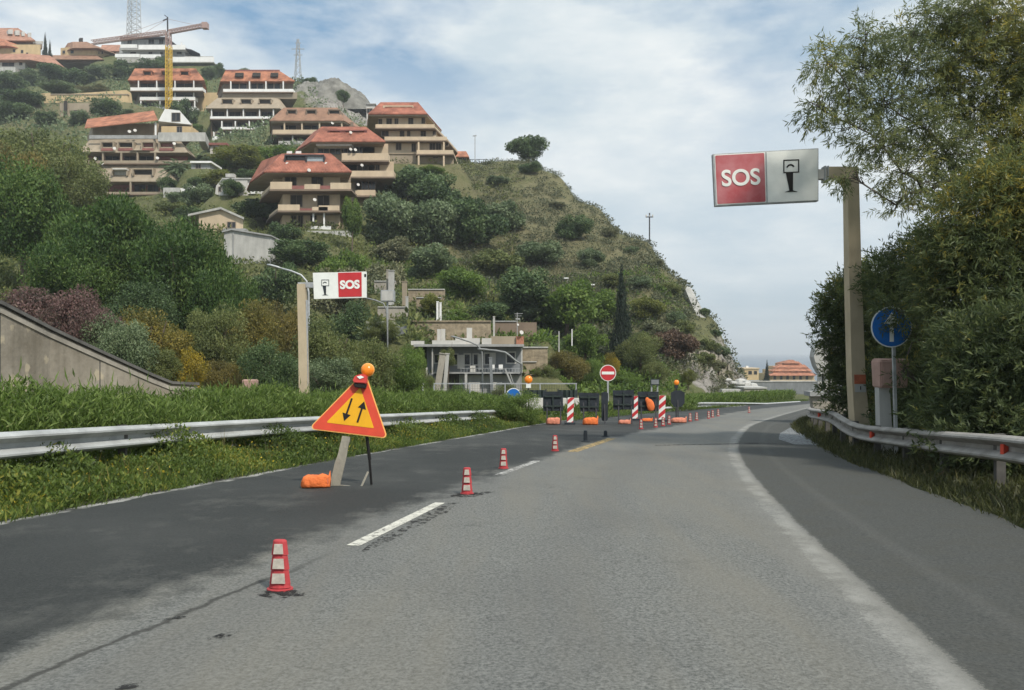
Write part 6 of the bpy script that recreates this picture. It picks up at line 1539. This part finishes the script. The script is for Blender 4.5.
MB().loft([[(-1.9,-.78,.95),(1.0,-.78,.95),(1.0,.78,.95),(-1.9,.78,.95)],[(-1.4,-.65,1.45),(.4,-.65,1.45),(.4,.65,1.45),(-1.4,.65,1.45)]]).build('windows', M['glass'], root)
for x_ in (-1.25, 1.25):
    for y_ in (-.8, .8): MB().tube([(x_, y_-.1, .32), (x_, y_+.1, .32)], .32, 12).build('wheel', M['tyre'], root)
# pale slab and grey house right edge between blocks
b = Bld('tower_house', 'narrow white tower house left of the red roofed block', 'building', 95, 300, 176, z5, None, 5)
b.wall('offwhite', 55, 122, 128, 330, 0); b.boxes('roof', 'grey', [(50, 114, 134, 122, -.3, 5.3)]); b.win(62, 160, 104, 195, 0); b.win(66, 256, 106, 290, 0)
# --- rock outcrop and pale concrete slab
c = P(338, 104, 282)
def rockmesh(name, label_kind, c, rx, ry, rz, seed, m, n=46):
    r_ = random.Random(seed); v = []; f = []
    ph = [r_.uniform(0, 6) for _ in range(9)]
    for i in range(n+1):
        for j in range(n+1):
            u = -1+2*i/n; w = -1+2*j/n; d = max(0, 1-u*u)**.6*max(0, 1-w*w)**.6
            x_, y_ = u*rx, w*ry
            q = .12+abs(math.sin(x_*.25+ph[0]+math.sin(y_*.3)))*.22+abs(math.sin(x_*.8+y_*.7+ph[1]))*.10+abs(math.sin(y_*1.3-x_*.5+ph[2]))*.10+r_.uniform(0, .06)
            v.append((x_, y_, rz*d*(.65+q)-2.0*(1-d)))
    for i in range(n):
        for j in range(n): a = i*(n+1)+j; f.append((a, a+n+1, a+n+2, a+1))
    mb = MB(); mb.v = v; mb.f = f; o = mb.build(name, m); o.location = c; return o
M['rock'] = mat('grey_rock', (.15, .145, .125), .95, .4, .25, .8, 1.2, col2=(.25, .24, .21))
tag(rockmesh('rock_outcrop', '', P(328, 108, 286)-Vector((0, 0, 2)), 17, 12, 10.5, 4, M['rock']), 'grey rock outcrop on the skyline below the lattice pylon', 'rock')
M['netslab'] = mat('netted_concrete', (.30, .295, .27), .95, .25, 1.0, .4, 4, col2=(.40, .39, .36), streak=True)
root = empty('slope_slab', P(702, 340, 112), 'pale concrete slab lining the gully near the headland skyline', 'slope lining')
o0 = root.location
pts = [(686, 290, 119), (690, 292, 118), (700, 312, 113), (710, 332, 109), (714, 340, 107.5), (706, 337, 107), (696, 321, 109), (688, 303, 113), (684, 293, 116)]
t3 = [P(*q)-o0 for q in pts]
MB().prism(list(range(len(pts))), lambda i, t: t3[i]+Vector((0, -.9+1.2*t, .5-.6*t))).build('slab', M['netslab'], root)
# bent rock face with vertical fissures at the cliff foot
root_rock = None
def cliff(pxs_, row0, row1, Ya, Yb, seed):
    r_ = random.Random(seed); v = []; f = []; nx, nz = 60, 34
    for i in range(nx+1):
        for j in range(nz+1):
            t = i/nx; s = j/nz; px = pxs_[0]+(pxs_[1]-pxs_[0])*t
            tl = np.interp(px, [668, 690, 705, 720, 735, 744], [372, 352, 350, 356, 370, 385]); row = row0+(tl-row0)*s
            Y = Ya+(Yb-Ya)*t+s*9
            fis = abs(math.sin(px*.62+.8*s+1.2*math.sin(px*.21)))**.5*1.5+abs(math.sin(px*1.7+s*2))*.5+.35*math.sin(s*9+px*.5)+r_.uniform(0, .25)
            v.append(tuple(P(px, row, Y-fis)-Vector((0, 0, 0))))
    for i in range(nx):
        for j in range(nz): a = i*(nz+1)+j; f.append((a, a+1, a+nz+2, a+nz+1))
    mb = MB(); mb.v = v; mb.f = f; return mb.build('cliff', M['cliff'])
M['cliff'] = mat('warm_cliff_rock', (.13, .115, .085), .95, .4, .35, .8, 1.5, col2=(.30, .265, .205), streak=True)
tag(cliff((668, 745), 402, 350, 82, 94, 5), 'fissured pale brown rock face at the foot of the headland', 'rock')

# ------------------------------------------------------------------ crane, masts, poles
def lattice(name, parent, m, a, b, w, n, t=.12, w2=None):
    a = Vector(a); b = Vector(b); mb = MB(); ax = (b-a).normalized(); u = ax.cross(Vector((0, 1, 0)))
    u = u.normalized() if u.length > .1 else Vector((1, 0, 0)); v = ax.cross(u); w2 = w if w2 is None else w2
    c = lambda i, s: a.lerp(b, i/n)+(u*s[0]+v*s[1])*(w+(w2-w)*i/n)/2
    cs_ = [(-1,-1),(1,-1),(1,1),(-1,1)]
    for s in cs_: mb.bar(c(0, s), c(n, s), t)
    for i in range(n):
        for k in range(4):
            mb.bar(c(i, cs_[k]), c(i+1, cs_[(k+1) % 4]), t*.7)
            if i: mb.bar(c(i, cs_[k]), c(i, cs_[(k+1) % 4]), t*.6)
    return mb.build(name, M[m], parent)
Yc = 255; cb = P(168.8, 108, Yc); root = empty('tower_crane', cb, 'yellow tower crane standing in front of the orange roofed block', 'crane')
q = lambda px, row, d=0.: P(px, row, Yc)-cb+Vector((0, d, 0))
lattice('mast', root, 'cranewood', q(168.8, 118), q(168.8, 46), 1.45, 20, .22)
lattice('top_mast', root, 'cranegrey', q(168.8, 46), q(168.2, 31), 1.3, 4, .22)
MB().bar(q(167.7, 32), q(167.5, 17), .35).bar(q(163, 20.5), q(168, 18.5), .25).bar(q(164.5, 15), q(168, 18), .22).build('apex', M['darkmetal'], root)
lattice('jib', root, 'cranegrey', q(167, 32.5), q(92, 42.5, 0), 1.1, 24, .17)
lattice('counter_jib', root, 'cranegrey', q(169, 32), q(204, 25.5, 0), 1.0, 12, .2)
MB().quadbox(q(202.5, 23, -.9), q(208, 28.8, .9)).build('counterweight', M['cranegrey'], root)
MB().bar(q(167.6, 19), q(142, 34.5), .07).bar(q(167.6, 19), q(112, 39.5), .07).bar(q(167.8, 19), q(200, 26), .07).build('stay_cables', M['cranegrey'], root)
cbm = P(134, 52, 350); root = empty('radio_mast', cbm, 'tall lattice radio mast rising out of the top of the photo', 'mast')
lattice('tower', root, 'steel', (0, 0, -6), (0, 0, 34), 5.0, 16, .24, 3.2)
cbm = P(298, 84, 335); root = empty('power_pylon', cbm, 'small lattice power pylon on the skyline above the rock outcrop', 'pylon')
k = 335/F; lattice('tower', root, 'grey', (0, 0, -6), (0, 0, 45*k), 3.2, 9, .16, .7)
MB().bar((-6.5*k, 0, 35*k), (6.5*k, 0, 35*k), .22).bar((-4.5*k, 0, 29*k), (4.5*k, 0, 29*k), .2).bar((-3*k, 0, 41*k), (3*k, 0, 41*k), .18).build('crossarms', M['grey'], root)
c = P(649.5, 236, 143); root = empty('utility_pole', c, 'lone utility pole with crossarm on the headland skyline', 'pole'); k = 143/F
MB().bar((0, 0, -1), (0, 0, 23*k), .2).build('pole', M['darkmetal'], root); MB().bar((-3.7*k, 0, 19*k), (3.7*k, 0, 19*k), .16).build('crossarm', M['darkmetal'], root)
for x_ in (-3.2, 0, 3.2): MB().ball((x_*k, 0, 20*k), (.14, .14, .28), 6, 5).build('insulator', M['offwhite'], root)
c = P(475, 172, 186); root = empty('street_lamp', c, 'thin lamp post on the hilltop road beside the kiosk', 'street lamp'); k = 186/F
MB().bar((0, 0, -1), (0, 0, 36*k), .2).build('pole', M['steel'], root); MB().bar((-2.2*k, 0, 36*k), (1.6*k, 0, 36.5*k), .3, .18).build('lamp_head', M['steel'], root)
# curved street lamps
def lamp_arm(name, label, path, Y, foot, head, rad=.06, m='steel'):
    fp = P(*foot, Y); root = empty(name, (fp.x, Y, gz(fp.x, Y)), label, 'street lamp'); o0 = root.location
    pts = [Vector((fp.x-o0.x, 0, -.3))]+[P(a, b_, Y)-o0 for a, b_ in path]
    MB().tube(pts, [rad*1.5]+[rad]*(len(pts)-1), 8).build('pole', M[m], root, True)
    h = P(*head, Y)-o0; d = (pts[-1]-pts[-2]).normalized()
    MB().loft([[h+d*t*.75+Vector((0, yy*w, zz_*w2)) for yy, zz_ in ((-1,0),(-.6,.9),(.6,.9),(1,0),(.6,-.4),(-.6,-.4))] for t, w, w2 in ((-.3,.05,.05),(.1,.14,.1),(.7,.16,.11),(1.0,.06,.04))]).build('lamp_head', M[m], root, True)
lamp_arm('street_lamp', 'curved street lamp beside the left beige sign post', [(309, 330), (308.6, 292), (306.5, 281), (301, 275), (291, 271), (279, 267.8)], 48, (309.5, 395), (279, 267.8))
lamp_arm('street_lamp', 'small lamp arm between left SOS board and grey terraces', [(387.5, 326), (386.5, 310), (383.5, 303.5), (376, 300.5), (364, 297.6)], 58, (387.5, 395), (364, 297.6), .055, 'dullsteel')
lamp_arm('street_lamp', 'thin curved lamp post in front of the grey building', [(482.5, 388), (482.5, 356), (481.5, 350), (477, 345), (469, 341.5), (461, 339.2)], 56, (482.7, 398), (461, 339.2), .05, 'dullsteel')
lamp_arm('street_lamp', 'lamp with thick slanting arm at the right end of the grey building', [(521, 390), (521.4, 364), (516, 361), (509, 355), (505, 352.3), (496, 350.6), (488, 350)], 56, (521, 399), (488, 350), .07, 'dullsteel')
# ------------------------------------------------------------------ grey roadside building
z6 = (400, 310, .1367)
b = Bld('roadside_building', 'two storey weathered grey building with flat roof behind the hedge', 'building', 540, 590, 61, z6, None, 5)
b.wall('bluegrey', 195, 272, 890, 660, 1.2); b.boxes('roof_slab', 'grey', [(100, 250, 908, 268, -.4, 6)])
b.boxes('floor_slab', 'grey', [(240, 456, 890, 466, .0, 1.2)])
b.boxes('lower_wall', 'grey', [(250, 476, 890, 640, .9, 1.4)])
for w in ((256, 330, 318, 384), (392, 326, 418, 398), (474, 326, 510, 398), (540, 326, 568, 398), (622, 320, 655, 395), (782, 312, 840, 385)): b.win(*w, 1.2, 'glass', 'palegrey', 0)
b.boxes('door_leaf', 'offwhite', [(420, 328, 472, 430, 1.08, 1.17)]); b.boxes('shutter_panel', 'palegrey', [(660, 312, 700, 400, 1.08, 1.17), (572, 322, 606, 440, 1.08, 1.17)])
b.boxes('panel', 'offwhite', [(500, 530, 585, 600, .5, .58), (662, 528, 745, 592, .5, .58)]); b.boxes('roller_door', 'shutter', [(360, 468, 432, 600, .84, .9)])
b.boxes('air_conditioner', 'offwhite', [(512, 408, 550, 455, .0, .5)]); b.boxes('balcony_chair', 'white', [(660, 400, 692, 440, .1, .5), (722, 400, 752, 436, .1, .5)])
b.boxes('railing', 'steel', [(440, 425, 890, 428, .0, .04)]+[(a, 425, a+3, 456, .0, .04) for a in range(445, 890, 22)])
b.boxes('column', 'palegrey', [(232, 280, 242, 470, -.1, .06), (188, 420, 200, 640, -1.2, -1.0), (885, 280, 896, 460, -.1, .08)])
b.boxes('parapet', 'offwhite', [(235, 222, 480, 252, -.2, .1), (405, 206, 585, 252, .15, .4), (598, 206, 668, 250, -.2, .1), (80, 226, 175, 256, -.2, .1)])
for q in ((272, 140, 296, 222, .2, .6), (300, 138, 328, 222, .5, .9), (488, 130, 526, 206, .45, .8)): b.boxes('pillar', 'offwhite', [q])
b.boxes('chimney', 'brick', [(850, 192, 906, 252, .4, 1.0)]); b.boxes('pediment', 'tan', [(668, 192, 848, 250, .6, 1.2)])
MB().bar(b.L(858, 200, .7), b.L(858, 15, .7), .06).bar(b.L(838, 25, .7), b.L(900, 22, .7), .04).bar(b.L(842, 40, .7), b.L(890, 40, .7), .03).bar(b.L(846, 62, .7), b.L(878, 62, .7), .12).build('antenna', M['grey'], b.root)
b.dish(862, 108, .3, .16); b.dish(888, 165, .2, .30)
MB().bar(b.L(770, 430, -.3), b.L(838, 590, -.3), .28, .12).bar(b.L(800, 450, -.3), b.L(850, 590, -.3), .06).build('outside_stair', M['grey'], b.root)
b = Bld('terrace_wall', 'tan dry stone terrace wall rising behind the grey building roof', 'wall', 380, 260, 65.5, z6, None, 2)
MB().prism([(78, 100), (160, 84), (420, 82), (660, 78), (672, 270), (78, 275)], lambda p, t: b.L(p[0], p[1], .0+1.2*t)).build('wall_face', M['stone'], b.root)
b.boxes('coping', 'stone', [(80, 76, 665, 86, -.12, .6)])
b = Bld('terrace_wall', 'low tan stone wall right of the brick chimney', 'wall', 950, 400, 66, z6, None, 2)
b.boxes('wall_face', 'stone', [(895, 275, 1080, 480, .0, 1)]); b.boxes('coping', 'palegrey', [(892, 375, 1000, 382, -.1, .3), (895, 268, 1084, 277, -.1, 1)])
b = Bld('terrace_wall', 'dark stone terrace wall behind antenna and satellite dish', 'wall', 780, 200, 71, z6, None, 2)
b.boxes('wall_face', 'brown', [(680, 85, 850, 200, .0, 1), (850, 90, 1000, 240, .2, 1.2)]); b.boxes('coping', 'grey', [(678, 78, 852, 86, -.1, 1)])
# concrete posts and boxes left of the grey building
def post(px, r0, r1, Y, w, label, m='palegrey', lean=0., name='concrete_post', cat='post', group='concrete posts on the terraces'):
    c = P(px, r1, Y); root = empty(name, c, label, cat, group); k = Y/F
    MB().bar((0, 0, -.5), (lean*k, 0, (r1-r0)*k), w).build('shaft', M[m], root); MB().bar((lean*k, 0, (r1-r0)*k), (lean*k*1.02, 0, (r1-r0)*k+.06), w*1.25).build('cap', M[m], root)
post(436, 354, 392, 55, .42, 'thick leaning concrete post left of the grey building', 'concrete', 7)
post(444, 354, 392, 55, .24, 'thinner leaning post touching the thick leaning post', 'palegrey', 3.5)
post(407, 297, 335, 70, .22, 'tall slim post at the left end of the tan terrace wall')
post(391, 271, 300, 76, .5, 'wide pale concrete post behind the grey box', 'palegrey', .5)
post(388, 270, 300, 77, .28, 'narrow concrete post beside the wide pale one', 'concrete')
post(405, 282, 312, 74, .42, 'brown rusty post above the tan terrace wall', 'tan', -.5)
post(437.5, 302, 316, 72, .18, 'short white post on the left terrace', 'white'); post(440.5, 303, 316, 72, .18, 'second short white post on the left terrace', 'white')
post(494, 317, 337, 66, .16, 'slim post on top of the tan terrace wall, right end')
post(559, 332, 346, 68, .09, 'slim grey post in the undergrowth right of the chimney'); post(572, 330, 340, 69, .08, 'white slim post under the fresh green trees', 'white')
post(423, 383, 396, 52, .12, 'thin white post behind the hedge left of leaning posts', 'white'); post(466, 374, 394, 54, .16, 'thin grey post in front of the grey building door'); post(492.5, 358, 393, 55, .2, 'grey post between the two lamps of the grey building', 'bluegrey', -2)
c = P(387, 301, 60); root = empty('junction_box', (c.x, 60, gz(c.x, 60)), 'pale grey metal box on a pole right of left SOS board', 'box'); o0 = root.location
MB().quadbox(P(380.5, 290, 60)-o0, P(394, 301.5, 60)-o0+Vector((0, .7, 0))).build('box', M['steel'], root, bevel=.03); MB().bar((0, .3, -.3), P(387, 301.5, 60)-o0+Vector((0, .3, 0)), .1).build('pole', M['steel'], root)
MB().quadbox(P(381.5, 291, 60)-o0+Vector((0, -.02, 0)), P(393, 300.5, 60)-o0+Vector((0, -.004, 0))).build('door', M['palegrey'], root)
b = Bld('shed', 'low white flat roofed shed left of the tan terrace wall', 'building', 80, 450, 63, (360, 230, .2344), None, 4)
b.wall('white', 30, 400, 134, 460, 0); b.boxes('roof', 'offwhite', [(26, 390, 138, 400, -.3, 4.2)]); b.wall('bluegrey', 134, 410, 200, 470, .5); b.win(60, 412, 85, 440, 0, mull=0)
for (a0, r0, a1, r1, d, mm, lb) in ((75, 330, 200, 395, 66, 'concrete', 'rubble terrace wall under the grey junction box'), (240, 290, 345, 360, 74, 'stone', 'brown stone terrace above the left end of the tan wall'), (205, 255, 360, 300, 80, 'stone', 'highest stone terrace left of the bright shrub'), (60, 220, 150, 262, 84, 'concrete', 'grey terrace wall behind the pale concrete posts')):
    b = Bld('terrace_wall', lb, 'wall', (a0+a1)/2, r1, d, (360, 230, .2344), None, 1); b.boxes('wall_face', mm, [(a0, r0, a1, r1+30, 0, 1)]); b.boxes('coping', 'palegrey', [(a0, r0-4, a1, r0, -.1, .6)])
for (px, row, lb) in ((588, 285.5, 'small flat white roof among the fresh green trees'), (566, 279, 'tiny white dome among the fresh green trees')):
    Yh_ = next(y_ for y_ in np.arange(60, 200, .5) if gz((px-512)/F*y_, y_) >= P(px, row+7, y_).z); c = P(px, row, Yh_); root = empty('roof_shelter', (c.x, Yh_, gz(c.x, Yh_)), lb, 'shelter'); zq = c.z-root.location.z; w_ = .9 if px > 570 else .32
    MB().quadbox((-w_, -.6, zq), (w_, .6, zq+.16)).build('roof', M['white'], root); MB().bar((-w_*.8, 0, -.3), (-w_*.8, 0, zq), .1).bar((w_*.8, 0, -.3), (w_*.8, 0, zq), .1).build('posts', M['grey'], root)

# ------------------------------------------------------------------ beyond the bend
zf = (680, 290, .2344)
b = Bld('terraced_complex', 'distant terracotta roofed complex by the sea beyond the bend', 'building', 480, 400, 330, zf, None, 22)
for i, (a0, a1, r0, r1, d) in enumerate(((385, 578, 358, 392, 0), (396, 562, 340, 362, 3), (412, 545, 325, 344, 6), (432, 520, 312, 328, 9))):
    b.boxes('wall', 'ochre', [(a0+5, r0, a1-5, r1, d+1.5, 20)]); b.boxes('balcony', 'cream', [(a0, r1-9, a1, r1-2, d, d+.3)])
    b.roof('orange_tile', [(a0-3, d-.6), (a1+3, d-.6), (a1+3, d+6), (a0-3, d+6)], r0+6, [(a0+14, d+3), (a1-14, d+3), (a1-14, d+5), (a0+14, d+5)], r0-7)
    n_ = 6-i
    for j in range(n_): 
        a = a0+14+(a1-a0-28)*j/n_; b.win(a, r0+8, a+10, r1-10, d+1.5, 'glass', mull=0)
b.roof('orange_tile', [(440, 8), (512, 8), (512, 18), (440, 18)], 312, [(470, 12), (482, 12), (482, 14), (470, 14)], 298, 'top_roof')
b = Bld('flat_roofed_house', 'small distant ochre flat-roofed house right of the cliff', 'building', 305, 368, 300, zf, None, 10)
b.wall('ochre', 276, 338, 336, 385, 0); b.boxes('roof', 'cream', [(272, 332, 340, 338, -.3, 10.3)]); b.win(292, 346, 306, 360, 0, mull=0); b.win(316, 346, 328, 360, 0, mull=0); b.boxes('chimney', 'white', [(282, 324, 292, 333, 3, 4)])
b = Bld('boundary_wall', 'long grey wall in front of the distant terracotta complex', 'wall', 440, 415, 150, zf, None, 1)
b.boxes('wall_face', 'bluegrey', [(270, 392, 610, 470, .0, .6)]); b.boxes('coping', 'palegrey', [(268, 388, 612, 392, -.1, .7)])
b = Bld('concrete_parapet', 'grey concrete block wall at the far end of the bend', 'wall', 322, 470, 78, zf, None, 1)
b.boxes('wall_face', 'concrete', [(276, 420, 370, 500, .0, 3)]); b.boxes('ledge', 'palegrey', [(180, 424, 276, 500, .6, 1.6)]); b.boxes('coping', 'palegrey', [(274, 415, 372, 421, -.1, 3.1)])
b = Bld('rubble_mound', 'heap of pale broken stones at the foot of the cliff', 'rubble', 265, 410, 92, zf, None, 1)
r_ = random.Random(3); mb = MB()
for i in range(26):
    a = r_.uniform(200, 320); rr = 412-(320-a)*.28*r_.random(); cc_ = b.L(a, rr, r_.uniform(-1, 2)); s = r_.uniform(.25, .7)
    mb.ball(cc_, (s*r_.uniform(.7, 1.4), s, s*r_.uniform(.5, .9)), 6, 4)
tag(mb.build('stones', M['palegrey'], b.root), kind='stuff')
# white van far off
c = P(803, 390, 215); c.z = gz(c.x, c.y); root = empty('parked_van', c, 'small white van far away beyond the bend', 'van', None, 1.1)
MB().loft([[(-2.3,y,z) for y, z in ((-.9,.3),(.9,.3),(.9,1.9),(.75,2.05),(-.75,2.05),(-.9,1.9))],[(1.2,y,z) for y, z in ((-.9,.3),(.9,.3),(.9,1.9),(.75,2.05),(-.75,2.05),(-.9,1.9))],[(2.0,y,z) for y, z in ((-.88,.3),(.88,.3),(.88,1.1),(.7,1.15),(-.7,1.15),(-.88,1.1))],[(2.5,y,z) for y, z in ((-.8,.35),(.8,.35),(.8,.9),(.7,1.0),(-.7,1.0),(-.8,.9))]]).build('body', M['white'], root)
MB().quadbox((.2, -.93, 1.15), (1.1, -.905, 1.75)).build('side_window', M['glass'], root)
for x_ in (-1.5, 1.6): MB().tube([(x_, -.95, .33), (x_, -.7, .33)], .33, 12).build('wheel', M['tyre'], root)

# ------------------------------------------------------------------ sea air
HAZE = 0.0003
mb = MB(); mb.quadbox((-13500, -400, SEA-1), (13500, 13500, 125)); m = bpy.data.materials.new('sea_haze'); n, l = nt(m); n.clear()
out = n.new('ShaderNodeOutputMaterial'); pv = n.new('ShaderNodeVolumePrincipled'); pv.inputs['Color'].default_value = (.86, .91, .95, 1); pv.inputs['Density'].default_value = HAZE
l.new(pv.outputs[0], out.inputs['Volume']); o = mb.build('haze', m); tag(o, kind='stuff')

# the blocks stand askew to the road: their rear parts are turned away to the left
for root, sh, Y in SKEW:
    y0 = 3.5 if Y < 210 else 7.0
    for ch in root.children_recursive:
        for v in ch.data.vertices:
            if v.co.y > y0: v.co.x -= sh*(v.co.y-y0+1.5)
